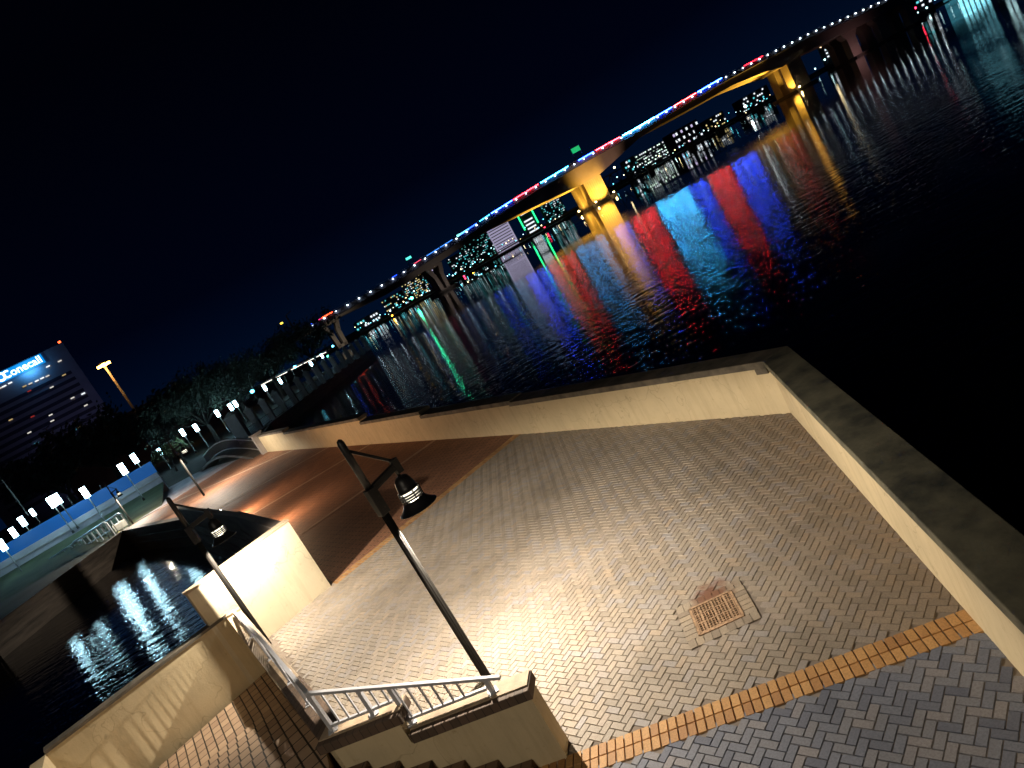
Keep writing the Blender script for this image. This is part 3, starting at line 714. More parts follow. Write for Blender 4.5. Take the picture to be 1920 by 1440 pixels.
# ------------------------------------------------------------ riverwalk pillars and fences
s0, s1 = at(462, 826, 0), at(692, 657, 0)
mb = MB(); mb.prism(strip(sh[0] - (sh[1] - sh[0]) * .15, sh[1], -.6, .6), -3, .12); one("riverwalk_seawall", mb, M_DARKC, "dark seawall edge of the riverwalk beside the river", "seawall")
NP = 15
pl_ = []
for i in range(NP):
    t = i / (NP - 1); q = s0.lerp(s1, t); pl_.append(Vector((q.x, q.y, 0)))
ordn = ["first and largest", "second", "third", "fourth", "fifth", "sixth", "seventh", "eighth", "ninth", "tenth", "eleventh", "twelfth", "thirteenth", "fourteenth", "last and farthest"]
MPIL = plain("pillar_stucco", (.30, .25, .24), .85, var=.2, scale=1)
for i, q in enumerate(pl_):
    t = thing("stone_pillar", f"{ordn[i]} square stone pillar of the riverwalk row, counted from the footbridge", "pillar", (q.x, q.y, 0), "stone pillars along the riverwalk")
    ss = 1.5 if i == 0 else .9; hh = 3.6 if i == 0 else 3.1
    mb = MB(); mb.box((q.x, q.y, hh / 2), (ss, ss, hh), R(5)); mb.build("shaft", MPIL, t)
    mb = MB(); mb.box((q.x, q.y, hh + .1), (ss * 1.25, ss * 1.25, .2), R(5)); a4 = [(q.x + i_ * ss * .55, q.y + j_ * ss * .55, hh + .2) for i_, j_ in ((-1, -1), (1, -1), (1, 1), (-1, 1))]
    mb.add(a4 + [(q.x, q.y, hh + .75)], [(0, 1, 4), (1, 2, 4), (2, 3, 4), (3, 0, 4)]); mb.build("cap", M_CONC, t)
    if i < NP - 1:
        q2 = pl_[i + 1]; t = thing("picket_fence", f"dark picket fence panel following the {ordn[i]} riverwalk pillar from the footbridge", "fence", (q.x, q.y, 0), "fence panels along the riverwalk")
        mb = MB(); mb.bar(q + Vector((0, 0, 1.25)), q2 + Vector((0, 0, 1.25)), .12, .1); mb.build("top_rail", M_CONC, t)
        mb = MB(); mb.bar(q + Vector((0, 0, .2)), q2 + Vector((0, 0, .2)), .08, .06); mb.build("bottom_rail", M_BRONZE, t)
        mb = MB(); k = int((q2 - q).length / .35)
        for j in range(1, k): g_ = q.lerp(q2, j / k); mb.bar(g_ + Vector((0, 0, .2)), g_ + Vector((0, 0, 1.2)), .07, .07, up=(1, 0, 0))
        mb.build("pickets", plain("grey_picket", (.2, .2, .22), .6, bmp=0), t)
# string of small lights and canopy by the riverwalk
a = ad(490, 722, 150); b = ad(612, 660, 210)
mb = MB(); n = 40
for i in range(n):
    if i in (5, 6, 13, 14, 22, 30, 31): continue
    q = a.lerp(b, i / n); r2 = a.lerp(b, (i + .7) / n); mb.bar(q, r2, .12, .16)
t = thing("lit_pergola", "long low pergola with a strip of white lights behind the riverwalk pillars", "pergola", tuple(a))
mb.build("light_strip", emis("strip_white", (1, .92, .78), 2.2), t)
mb = MB(); mb.bar(a + Vector((0, 0, .3)), b + Vector((0, 0, .3)), 3, .25)
for i in range(9): q = a.lerp(b, i / 8); mb.bar(Vector((q.x, q.y, 0)), q, .2, .2, up=(1, 0, 0))
mb.build("frame", M_BRONZE, t)
# a small blue-white lamp on poles along the riverwalk
for (x, y, D, lab) in ((473, 734, 125, "small cyan lamp on a pole above the second pillar"), (553, 688, 165, "small cyan lamp on a pole mid row behind the pillars"), (624, 649, 205, "small cyan lamp on a pole near the far end of the riverwalk"), (615, 668, 200, "small green lamp at the end of the lit pergola")):
    P = ad(x, y, D); t = thing("pole_lamp", lab, "street lamp", (P.x, P.y, 0), "small coloured lamps along the riverwalk")
    mb = MB(); mb.tube([(P.x, P.y, 0), (P.x, P.y, P.z)], .08, 8); mb.build("pole", M_BRONZE, t)
    mb = MB(); mb.lathe([(0, -.3), (.3, -.2), (.38, 0), (.3, .25), (0, .35)], tuple(P), 12); mb.build("lamp_head", emis("green_lamp", (.1, 1, .5), 5) if "green" in lab else M_CYAN, t, smooth=True)

# ------------------------------------------------------------ sodium mast
P = ad(195, 685, 190); g_ = Vector((P.x, P.y, .1))
t = thing("light_mast", "tall mast with orange sodium floodlights beside the office tower", "light mast", tuple(g_))
mb = MB(); mb.tube([g_, (P.x, P.y, P.z - .3)], [.42, .26], 12); mb.build("pole", M_CONC, t, smooth=True)
mb = MB(); mb.lathe([(0, .1), (1.4, .1), (1.4, -.2), (0, -.2)], (P.x, P.y, P.z + .6), 16); mb.build("crown_ring", M_BRONZE, t)
for k in range(4):
    a_ = k * math.pi / 2 + .4; mb = MB(); mb.box((P.x + 1.2 * math.cos(a_), P.y + 1.2 * math.sin(a_), P.z + .1), (1.0, 1.0, .5), a_); mb.build("floodlight", M_SODIUM, t)
lamp_light("mast_light", 'POINT', (P.x - g_.x, P.y - g_.y - 2.2, P.z - g_.z - .8), 1500, (1, .5, .15), .4, parent=t)
# thin unlit mast and amber beacon
a = ad(536, 592, 230); mb = MB(); mb.tube([(a.x, a.y, 0), (a.x, a.y, a.z)], .22, 8); t = thing("thin_mast", "thin unlit mast rising behind the oak crowns", "mast", (a.x, a.y, 0)); mb.build("pole", M_CONC, t); mb = MB(); mb.bar(a, a + Vector((2.2, 0, .6)), .2, .2); mb.build("arm", M_CONC, t)
a = ad(528, 606, 240); t = thing("beacon_pole", "pole with an amber beacon beside the thin mast", "beacon", (a.x, a.y, 0)); mb = MB(); mb.tube([(a.x, a.y, 0), (a.x, a.y, a.z)], .15, 8); mb.build("pole", M_BRONZE, t); mb = MB(); mb.box(tuple(a), (.9, .5, .5)); mb.build("beacon", emis("amber_glow", (1, .6, .05), 4), t)

# ------------------------------------------------------------ office tower with sign
TD = 350.0
tr = ad(117, 642, TD); az = R(62); fd = Vector((math.sin(az), math.cos(az), 0)); fn = Vector((fd.y, -fd.x, 0))     # face direction (right), outward normal
if fn.y > 0: fn = -fn
H_T = tr.z; base = Vector((tr.x, tr.y, 0)); WT = 62; DT = 26
def tw(s, z, o=0): q = base - fd * s + fn * o; return Vector((q.x, q.y, z))
t_t = thing("office_tower", "dark office tower with a glowing blue company sign at its top", "building", tuple(base))
MTW = plain("tower_facade", (.24, .23, .28), .8, var=.15, scale=.1, bmp=0)
mb = MB(); mb.prism([tp(tw(0, 0)), tp(tw(WT, 0)), tp(tw(WT, 0, -DT)), tp(tw(0, 0, -DT))], 0, H_T); mb.build("wall", MTW, t_t)
MGL = plain("tower_glass", (.045, .045, .07), .25, bmp=0)
NB = 15; pitch = (H_T - 19) / NB
for k in range(NB):
    z = H_T - 13.5 - k * pitch; mb = MB(); mb.prism([tp(tw(4, 0, .0)), tp(tw(WT - 4, 0, .0)), tp(tw(WT - 4, 0, .25)), tp(tw(4, 0, .25))], z - pitch * .48, z); mb.build("window_band", MGL, t_t)
wm = {}
def litwin(c, s_, z, wd, hg, parent, place, dep=.12):
    P = place(s_, z, .3); mb = MB()
    q1, q2 = place(s_ - wd / 2, z, .3), place(s_ + wd / 2, z, .3)
    mb.bar(q1, q2, dep, hg); return mb.build("lit_window", c, parent)
WW = emis("win_white", (1, .95, .85), .7); WY = emis("win_yellow", (1, .72, .32), .45); WC = emis("win_cyan", (.2, .75, 1), .9); WR = emis("win_red", (1, .08, .06), .25)
WB = emis("win_bright", (.9, .97, 1), 1.3); WG = emis("win_green", (.2, 1, .6), .9)
random.seed(3)
for (x, y, c) in [(2, 727, WW), (8, 724, WB), (19, 718, WB), (90, 687, WB), (112, 677, WW), (46, 724, WY), (57, 719, WW), (69, 714, WB), (79, 709, WB), (89, 705, WW), (120, 703, WY), (97, 726, WW), (55, 733, WR), (156, 738, WB), (176, 741, WR), (161, 760, WW), (95, 778, WW), (61, 781, WR), (98, 789, WW), (55, 811, WW), (191, 782, WW), (68, 831, WC), (140, 806, WC), (150, 801, WY), (136, 746, WW), (20, 787, WY)]:
    q = apl(x, y, tp(tw(0, 0, .3)), tp(tw(WT, 0, .3))); s_ = (q - tw(0, 0, .3)).dot(-fd)
    if 2 < s_ < WT - 2: litwin(c, s_, q.z, 1.7, .55, t_t, tw)
q = apl(113, 638, tp(tw(0, 0)), tp(tw(WT, 0))); mb = MB(); mb.box((tw(1.0, 0, -1).x, tw(1, 0, -1).y, H_T + .9), (.9, .9, .8)); mb.build("aviation_light", emis("red_beacon", (1, .08, .02), 6), t_t)
# sign
cu = bpy.data.curves.new("sign", 'FONT'); cu.body = "onecall"; cu.size = 1; cu.extrude = .05; cu.offset = .012
co = bpy.data.objects.new("tmp", cu); col.objects.link(co)
dg = bpy.context.evaluated_depsgraph_get(); sm = bpy.data.meshes.new_from_object(co.evaluated_get(dg)); bpy.data.objects.remove(co)
P0 = apl(22, 702, tp(tw(0, 0, .6)), tp(tw(WT, 0, .6))); P1_ = apl(81, 679, tp(tw(0, 0, .6)), tp(tw(WT, 0, .6)))
xs = [v.co.x for v in sm.vertices]; wd = max(xs) - min(xs); L = ((P1_ - P0).dot(fd)); sc = L / wd
SIGN = emis("sign_glow", (.10, .62, 1.0), 5.0); SIGNW = emis("sign_core", (.65, .93, 1.0), 3.2)
zb = (P0.z + P1_.z) / 2 - .2
for v in sm.vertices:
    x, y, z = v.co; w_ = P0 + fd * ((x - min(xs)) * sc) + fn * (z * 3 + .3); v.co = (w_.x - base.x, w_.y - base.y, zb + y * sc)
sm.materials.clear(); sm.materials.append(SIGNW); so = bpy.data.objects.new("sign_lettering", sm); col.objects.link(so); so.parent = t_t
def ringarc(cx, a0, a1, r, th, mat, nm):
    mb = MB(); n = 24; c = P0 + fd * cx + fn * .5; zc = zb + sc * .33
    for i in range(n):
        a, b = R(a0 + (a1 - a0) * i / n), R(a0 + (a1 - a0) * (i + 1) / n)
        mb.bar(c + fd * r * math.cos(a) + Vector((0, 0, zc - c.z + r * math.sin(a))), c + fd * r * math.cos(b) + Vector((0, 0, zc - c.z + r * math.sin(b))), th, th, up=tuple(fn))
    return mb.build(nm, mat, t_t)
ringarc(-sc * .86, 0, 360, sc * .34, sc * .17, SIGNW, "sign_logo_ring"); ringarc(-sc * .28, 50, 310, sc * .30, sc * .14, SIGNW, "sign_logo_arc")
mb = MB(); mb.bar(P0 + fd * (-sc * 1.5) + fn * .12 + Vector((0, 0, zb - P0.z + sc * .3)), P0 + fd * (L + sc * .2) + fn * .12 + Vector((0, 0, zb - P0.z + sc * .3)), .1, sc * .95); mb.build("sign_backing", emis("sign_back", (.0, .32, .95), .9), t_t)
lamp_light("sign_light", 'AREA', P0 + fd * (L / 2) + fn * 3 + Vector((0, 0, zb - P0.z)) - base, 1500, (.1, .5, 1), 6, None, parent=t_t).rotation_euler = (-fn).to_track_quat('-Z', 'Y').to_euler()
lamp_light("tower_fill_light", "SPOT", base - fd * 20 + fn * 90 + Vector((0, 0, 6)), 300000, (.42, .46, 1), 2, base - fd * 20 + Vector((0, 0, 45)), 80, .8)  # added fill aimed at the tower face, no lamp stands here
# podium garage and low building
def boxbuilding(x0, y0, x1, D0, D1, depth, label, mat, floors=3, name="low_building", group=None, zoff=0):
    a = ad(x0, y0, D0); zt = a.z; b = ad(x1, 0, D1); b = Vector((b.x, b.y, 0))
    return a, b, zt
def building(pa, pb, top, depth, label, name="building", mat=None, ledges=0, cat="building", group=None):
    pa = Vector((pa[0], pa[1], 0)); pb = Vector((pb[0], pb[1], 0)); d = (pb - pa).normalized(); n = Vector((d.y, -d.x, 0))
    if n.y > 0: n = -n
    t = thing(name, label, cat, tuple(pa), group)
    L = (pb - pa).length
    place = lambda s, z, o=0: Vector((pa.x + d.x * s + n.x * o, pa.y + d.y * s + n.y * o, z))
    mb = MB(); mb.prism([tp(pa), tp(pb), tp(pb - n * depth), tp(pa - n * depth)], -1, top); mb.build("wall", mat or M_FAR, t)
    for k in range(ledges):
        z = top - .3 - k * top / max(1, ledges); mb = MB(); mb.prism([tp(pa - d * .4 + n * .6), tp(pb + d * .4 + n * .6), tp(pb + d * .4), tp(pa - d * .4)], z - .9, z); mb.build("ledge", mat or M_FAR, t)
    return t, place, L
M_FAR = plain("far_facade", (.05, .05, .07), .85, var=.2, scale=.05, bmp=0)
M_FARB = plain("brown_facade", (.13, .08, .08), .85, var=.2, scale=.05, bmp=0)
a = ad(95, 862, 250); b = ad(200, 815, 300); building(a, b, a.z, 30, "low brown terraced building at the foot of the office tower", mat=M_FARB, ledges=4, name="terraced_building")
a = ad(215, 780, 260); b = ad(445, 680, 330); t, pl2, L = building(a, b, a.z * .96, 25, "long low brown building with a lit roof edge behind the trees", mat=M_FARB, ledges=1, name="low_building")
for s_, z, c in ((22, 6, WY), (30, 6.5, WW), (48, 7, WY), (60, 8, WC), (66, 8, WW)): litwin(c, s_, z + 8, 2.4, .8, t, pl2)

# ------------------------------------------------------------ trees
def leafmat(name, c):
    mt, nt, b = nmat(name); a = nt.nodes.new("ShaderNodeAttribute"); a.attribute_name = "rnd"
    nt.links.new(ramp(nt, a.outputs["Fac"], [(0, tuple(v * .45 for v in c)), (.6, c), (1, tuple(v * 1.5 for v in c))]), b.inputs["Base Color"]); b.inputs["Roughness"].default_value = .7
    return mt
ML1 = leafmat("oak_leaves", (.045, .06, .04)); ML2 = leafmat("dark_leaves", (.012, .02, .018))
def tree(loc, h, rx, rz_, label, mat, nleaf=2600, leaf=.32, name="oak_tree", seed=1, moss=False, blobs=9):
    rnd = random.Random(seed); t = thing(name, label, "tree", loc, "trees of the riverside park")
    x, y, z = loc; mb = MB(); tips = []
    th = h * .32
    mb.tube([(x, y, z), (x + .1, y, z + th * .5), (x, y + .1, z + th)], [h * .035, h * .028, h * .024], 8)
    cen = []
    for k in range(blobs):
        a = 2 * math.pi * k / blobs + rnd.uniform(-.3, .3); rr = rx * rnd.uniform(.35, .78); zz = z + h - rz_ * (1 + rnd.uniform(-.55, .45))
        c = Vector((x + rr * math.cos(a), y + rr * math.sin(a), zz)); cen.append((c, rx * rnd.uniform(.28, .45)))
        mid = Vector((x, y, z + th)).lerp(c, .5) + Vector((0, 0, rnd.uniform(0, .6)))
        mb.tube([(x, y, z + th * .92), mid, c], [h * .016, h * .010, h * .003], 6)
        for q in range(3):
            e_ = c + Vector((rnd.uniform(-1, 1), rnd.uniform(-1, 1), rnd.uniform(-.4, .8))) * rx * .35
            mb.tube([mid.lerp(c, .4), (mid.lerp(c, .4) + e_) / 2 + Vector((0, 0, .3)), e_], [h * .006, h * .004, h * .0015], 5)
    cen.append((Vector((x, y, z + h - rz_ * .7)), rx * .5))
    mb.build("trunk", M_TRUNK, t, smooth=True)
    lb = MB()
    per = nleaf // len(cen)
    for c, r_ in cen:
        for sub in range(7):
            dd = Vector((rnd.gauss(0, 1), rnd.gauss(0, 1), rnd.gauss(0, .7))).normalized() * r_ * rnd.uniform(.5, 1)
            cc = c + Vector((dd.x, dd.y, dd.z * .75)); rs = r_ * rnd.uniform(.25, .5); tone = rnd.random()
            for _ in range(per // 7):
                p = cc + Vector((rnd.gauss(0, .55), rnd.gauss(0, .55), rnd.gauss(0, .42))) * rs
                s_ = leaf * rnd.uniform(.5, 1.3); u = Vector((rnd.gauss(0, 1), rnd.gauss(0, 1), rnd.gauss(0, 1))).normalized(); v = u.orthogonal().normalized()
                w_ = u.cross(v)
                lb.add([p - v * s_, p + w_ * s_ * .5, p + v * s_, p - w_ * s_ * .5], [(0, 1, 2, 3)], min(1, max(0, tone * .6 + rnd.random() * .4)))
    lb.build("crown", mat, t, rnd=True)
    return t
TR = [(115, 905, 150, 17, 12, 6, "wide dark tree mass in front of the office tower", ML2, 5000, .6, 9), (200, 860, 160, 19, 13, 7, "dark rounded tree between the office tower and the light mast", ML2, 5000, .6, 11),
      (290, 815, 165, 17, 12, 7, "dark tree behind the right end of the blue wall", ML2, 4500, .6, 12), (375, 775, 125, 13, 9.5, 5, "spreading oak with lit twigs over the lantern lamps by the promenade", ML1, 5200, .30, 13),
      (440, 740, 140, 14.5, 10, 5.5, "grey green oak crown above the large riverwalk pillar", ML1, 5200, .32, 14), (505, 695, 165, 16, 11, 6.5, "tall oak rising behind the lit pergola", ML1, 5200, .36, 15),
      (575, 655, 195, 16.5, 12, 6.5, "farthest oak whose lower branches glow beside the bridge pier", ML1, 5200, .38, 16)]
for (x, y, D, h, rx, rz_, lab, mt, nl, lf, sd) in TR:
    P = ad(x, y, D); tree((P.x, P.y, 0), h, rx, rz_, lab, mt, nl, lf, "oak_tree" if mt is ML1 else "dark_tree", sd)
for (x, y, D, h, rx, lab, sd) in ((62, 950, 100, 3.2, 2.2, "yellow lit bush near the twin lanterns", 21), (303, 840, 108, 4.5, 2.5, "small lit bush left of the oak lanterns", 22), (318, 822, 112, 4.5, 2.4, "small pale lit tree beside the oak lanterns", 23)):
    P = at(x, y + 12, .05); P = ad(x, y, D); tree((P.x, P.y, 0), h, rx, 1.4, lab, leafmat("bush" + str(sd), (.20, .20, .04) if sd == 21 else (.12, .14, .06)), 1500, .16, "bush", sd, blobs=5)

# ------------------------------------------------------------ gangway and floating things in the basin
M_ALU = plain("aluminium", (.45, .5, .55), .35, .6, var=.1, bmp=0)
def ladder(name, label, pa, pb, h, n, cat="gangway"):
    t = thing(name, label, cat, tuple(pa)); pa = Vector(pa); pb = Vector(pb); up = Vector((0, 0, h)); d = (pb - pa).normalized(); sd = Vector((d.y, -d.x, 0)) * .7
    mb = MB(); mb.bar(pa, pb, 1.5, .15); mb.build("deck", M_ALU, t)
    for s_ in (-1, 1):
        mb = MB(); q = sd * s_
        mb.tube([pa + q, pa + q + up * .9, pa + q + d * .5 + up, pb + q - d * .5 + up, pb + q + up * .9, pb + q], .09, 8)
        for k in range(1, n): g_ = (pa.lerp(pb, k / n)) + q; mb.tube([g_, g_ + up], .06, 6)
        mb.tube([pa + q + up * .5, pb + q + up * .5], .05, 6); mb.build("side_rail", M_ALU, t)
    return t
ladder("gangway", "silver gangway ramp with tubular rails ending by the yellow buoy", at(233, 1000, -.2), at(168, 1037, -.9), 1.8, 7)
ladder("gangway", "lower silver gangway reaching toward the floating dock", at(160, 1042, -.9), at(100, 1082, -1.3), 1.7, 5)
mb = MB(); A_ = at(60, 1110, -1.3); B_ = at(232, 1022, -1.3); mb.prism(strip(tp(A_), tp(B_), -.9, .9), -1.75, -1.3)
t = thing("floating_dock", "dark floating dock under the silver gangways", "dock", tuple(A_)); mb.build("deck", M_DARKC, t)
for k in range(5): q = A_.lerp(B_, k / 4); mb = MB(); mb.tube([(q.x + 1, q.y + .6, -2.5), (q.x + 1, q.y + .6, -.6)], .16, 8); mb.build("dock_pile", M_TRUNK, t)
P = at(231, 1010, -.4); t = thing("safety_buoy", "yellow green safety buoy hanging at the end of the gangway", "buoy", tuple(P))
mb = MB(); mb.lathe([(0, -.8), (.35, -.6), (.42, -.2), (.3, .1), (.12, .35), (.1, .7), (0, .75)], tuple(P), 14); mb.build("float", plain("hi_vis_yellow", (.62, .66, .08), .5, bmp=0, var=.1), t, smooth=True)
mb = MB(); mb.tube([P + Vector((0, 0, .7)), P + Vector((0, 0, 1.5))], .03, 6); mb.build("rope", M_BRONZE, t)
P = at(225, 985, .6); mb = MB(); mb.box(tuple(P), (1.1, .5, .6), R(30)); mb.box((P.x, P.y, P.z - .6), (.12, .12, .8)); t = thing("notice_board", "small white notice board at the head of the gangway", "sign", tuple(P)); mb.build("board", plain("board_white", (.75, .75, .7), .5, bmp=0), t)

# ------------------------------------------------------------ road bridge
BA = Vector((-84, 451, 0)); BBr = Vector((412, 574, 0)); BDR = (BBr - BA); BLEN = BDR.length; BDR.normalize(); BNR = Vector((-BDR.y, BDR.x, 0))
def bq(x, y): q = apl(x, y, tp(BA), tp(BBr)); return ((q - BA).dot(BDR), q.z)
def interp(tab, s):
    if s <= tab[0][0]: return tab[0][1] + (s - tab[0][0]) * (tab[1][1] - tab[0][1]) / (tab[1][0] - tab[0][0])
    for (a, za), (b, zb_) in zip(tab, tab[1:]):
        if s <= b: return za + (zb_ - za) * (s - a) / (b - a)
    return tab[-1][1] + (s - tab[-1][0]) * (tab[-1][1] - tab[-2][1]) / (tab[-1][0] - tab[-2][0])
TOP = sorted(bq(*p) for p in [(585, 608), (735, 522), (860, 443), (920, 402), (1000, 352), (1065, 313), (1140, 270), (1185, 246), (1270, 196), (1355, 146), (1430, 106), (1515, 63), (1590, 30), (1650, 3)])
TOP.append((TOP[-1][0] + 260, TOP[-1][1] - 9))
BOT = sorted(bq(*p) for p in [(640, 592), (735, 545), (830, 487), (913, 431), (953, 411), (1010, 384), (1060, 360), (1118, 333), (1147, 307), (1200, 258), (1240, 232), (1290, 206), (1330, 184), (1380, 156), (1440, 132), (1470, 124), (1500, 104), (1540, 82), (1600, 54), (1650, 28)])
BOT.append((BOT[-1][0] + 260, BOT[-1][1] - 9))
t_br = thing("road_bridge", "long concrete river bridge with coloured light strips and amber lit piers", "bridge", tuple(BA))
def bp(s, z, o=0): q = BA + BDR * s + BNR * o; return Vector((q.x, q.y, z))
S0, S1 = -60, BLEN + 250; n = 150
M_BDK = plain("bridge_deck", (.07, .07, .11), .8, var=.15, scale=.05, bmp=0); M_BG = plain("bridge_girder", (.36, .29, .24), .8, var=.15, scale=.06, bmp=0)
vs = []; fs = []
for i in range(n + 1):
    s_ = S0 + (S1 - S0) * i / n; zt = interp(TOP, s_)
    for o_, z in ((0, zt), (0, zt - 3.2), (2.5, zt - 3.6), (25.5, zt - 3.6), (28, zt - 3.2), (28, zt)): vs.append(bp(s_, z, o_))
for i in range(n):
    for k in range(6): fs.append((i * 6 + k, i * 6 + (k + 1) % 6, (i + 1) * 6 + (k + 1) % 6, (i + 1) * 6 + k))
mb = MB(); mb.add(vs, fs); mb.build("deck", M_BDK, t_br)
for (o0, o1_) in ((1.5, 11.5), (16.5, 26.5)):
    vs = []; fs = []
    for i in range(n + 1):
        s_ = S0 + (S1 - S0) * i / n; zt = interp(TOP, s_) - 3.3; zb2 = min(zt - .6, interp(BOT, s_))
        for o_, z in ((o0, zt), (o0 + .4, zb2), (o1_ - .4, zb2), (o1_, zt)): vs.append(bp(s_, z, o_))
    for i in range(n):
        for k in range(4): fs.append((i * 4 + k, i * 4 + (k + 1) % 4, (i + 1) * 4 + (k + 1) % 4, (i + 1) * 4 + k))
    mb = MB(); mb.add(vs, fs); mb.build("girder", M_BG, t_br)
mb = MB()
for i in range(n):
    sa, sb_ = S0 + (S1 - S0) * i / n, S0 + (S1 - S0) * (i + 1) / n
    mb.bar(bp(sa, interp(TOP, sa) + 1.0, .2), bp(sb_, interp(TOP, sb_) + 1.0, .2), .2, .25)
mb.build("parapet_rail", M_BDK, t_br)
# piers
def fluted(s_, o_, wd, dp, z0, z1, nm="pier"):
    mb = MB(); k = 9
    for j in range(k):
        c = bp(s_ - wd / 2 + wd * (j + .5) / k, 0, o_); mb.prism([tp(c + BDR * a * wd / k * .46 + BNR * b * (dp / 2)) for a, b in ((-1, -1), (1, -1), (1, 1), (-1, 1))], z0, z1)
    c = bp(s_, 0, o_); mb.prism([tp(c + BDR * a * (wd / 2 - .1) + BNR * b * (dp / 2 - .35)) for a, b in ((-1, -1), (1, -1), (1, 1), (-1, 1))], z0, z1 - .1)
    return mb.build(nm, M_BG, t_br)
SP = {"P1": bq(640, 640)[0], "P2": bq(833, 530)[0], "P3": bq(1125, 360)[0], "P4": bq(1500, 130)[0]}
def padd(s_, o0, o1_, wd):
    mb = MB(); mb.prism([tp(bp(s_ - wd / 2, 0, o0)), tp(bp(s_ + wd / 2, 0, o0)), tp(bp(s_ + wd / 2, 0, o1_)), tp(bp(s_ - wd / 2, 0, o1_))], WATER - 2, WATER + 1.6); mb.build("pier_footing", M_DARKC, t_br)
for key in ("P3", "P4"):
    s_ = SP[key]; zb2 = interp(BOT, s_)
    fluted(s_, 6.5, 15.5, 8, WATER, zb2 + .5); fluted(s_, 22.5, 15.5, 8, WATER, zb2 + .5); padd(s_, -1, 29, 22)
def vpier(s_, z0, nm="pier"):
    zb2 = min(interp(BOT, s_), interp(TOP, s_) - 3.3)
    for o_ in (6.5, 21.5):
        mb = MB()
        for sg in (-1, 1):
            P_ = [bp(s_ + sg * 2.2, z0, o_), bp(s_ + sg * 2.6, z0 + (zb2 - z0) * .6, o_), bp(s_ + sg * 5.2, zb2, o_)]
            mb.bar(P_[0], P_[1], 6, 2.6, up=tuple(BDR)); mb.bar(P_[1], P_[2], 6, 2.8, up=tuple(BDR))
        mb.bar(bp(s_ - 3.5, z0 + 1, o_), bp(s_ + 3.5, z0 + 1, o_), 6, 2); mb.bar(bp(s_ - 5.5, zb2 - .8, o_), bp(s_ + 5.5, zb2 - .8, o_), 6.2, 1.6); mb.build(nm, M_BG, t_br)
vpier(SP["P1"], 0); vpier(SP["P2"], WATER); padd(SP["P2"], -1, 29, 16)
for x, y in ((1612, 90), (1668, 60), (1720, 30)):
    s_ = bq(x, y)[0]; zb2 = interp(BOT, s_); mb = MB()
    for o_ in (6.5, 21.5):
        c = bp(s_, 0, o_); mb.prism([tp(c + BDR * a * 5 + BNR * b * 3) for a, b in ((-1, -1), (1, -1), (1, 1), (-1, 1))], WATER, zb2 - 5)
        mb.add([c + BDR * a * w_ + BNR * b * 3 + Vector((0, 0, z)) for z, w_ in ((zb2 - 5, 5), (zb2, 9)) for a, b in ((-1, -1), (1, -1), (1, 1), (-1, 1))], [(3, 2, 1, 0), (4, 5, 6, 7), (0, 1, 5, 4), (1, 2, 6, 5), (2, 3, 7, 6), (3, 0, 4, 7)])
    mb.build("pier", M_BG, t_br); padd(s_, -1, 29, 15)
# light strips
STR = [((583, 609), (596, 602), (.10, .08, 1), 5), ((597, 602), (603, 599), (.5, .02, .1), 2), ((604, 598), (626, 586), (1, .07, .02), 5), ((735, 521), (745, 515), (.1, .2, 1), 2), ((776, 494), (790, 486), (.5, .05, .1), 1.6), ((800, 480), (850, 449), (.05, .25, .9), 1.2),
       ((863, 440), (897, 420), (.10, .12, 1), 7), ((900, 417), (921, 404), (.05, .5, 1), 5), ((922, 402), (962, 377), (.12, .14, 1), 24), ((963, 376), (1012, 347), (1, .02, .03), 14), ((1014, 345), (1066, 311), (.03, .42, 1), 16), ((1084, 300), (1114, 283), (.06, .08, 1), 20), ((1116, 281), (1162, 254), (1, .02, .03), 26),
       ((1165, 250), (1226, 214), (.05, .5, 1), 55), ((1226, 213), (1258, 196), (.02, .06, 1), 34), ((1260, 194), (1305, 171), (1, .03, .03), 24), ((1306, 170), (1354, 146), (.12, .3, 1), 36), ((1394, 122), (1431, 105), (1, .015, .03), 6)]
for (p0, p1_, c, st) in STR:
    s0_, z0 = bq(*p0); s1_, z1 = bq(*p1_); mb = MB(); k = max(1, int((s1_ - s0_) / 8))
    for i in range(k):
        sa, sb_ = s0_ + (s1_ - s0_) * i / k, s0_ + (s1_ - s0_) * (i + .93) / k
        mb.bar(bp(sa, interp(TOP, sa) + .35, -.35), bp(sb_, interp(TOP, sb_) + .35, -.35), .4, .42)
    c = {True: (.015, .07, 1), False: c}[c[2] == 1 and c[1] < .35]; st *= 3.0 if st > 9 else 2.0; mb.build("light_strip", emis("led_%02d_%02d_%02d_%d" % (c[0] * 99, c[1] * 99, c[2] * 99, st), c, st), t_br)
# small deck lamps
ML_ = emis("deck_lamp_glow", (.75, .93, 1), 16)
dl = MB(); dl.box((0, 0, 0), (.65, .65, .6)); first = None
s_ = bq(585, 608)[0]
i = 0
while s_ < BLEN + 60 and i < 98:
    P = bp(s_, interp(TOP, s_) - .6, -.6) - BA
    if first is None: first = dl.build("deck_lamp", ML_); first.parent = t_br; first.location = P
    else: c = first.copy(); col.objects.link(c); c.parent = t_br; c.location = P
    s_ += 8.6; i += 1
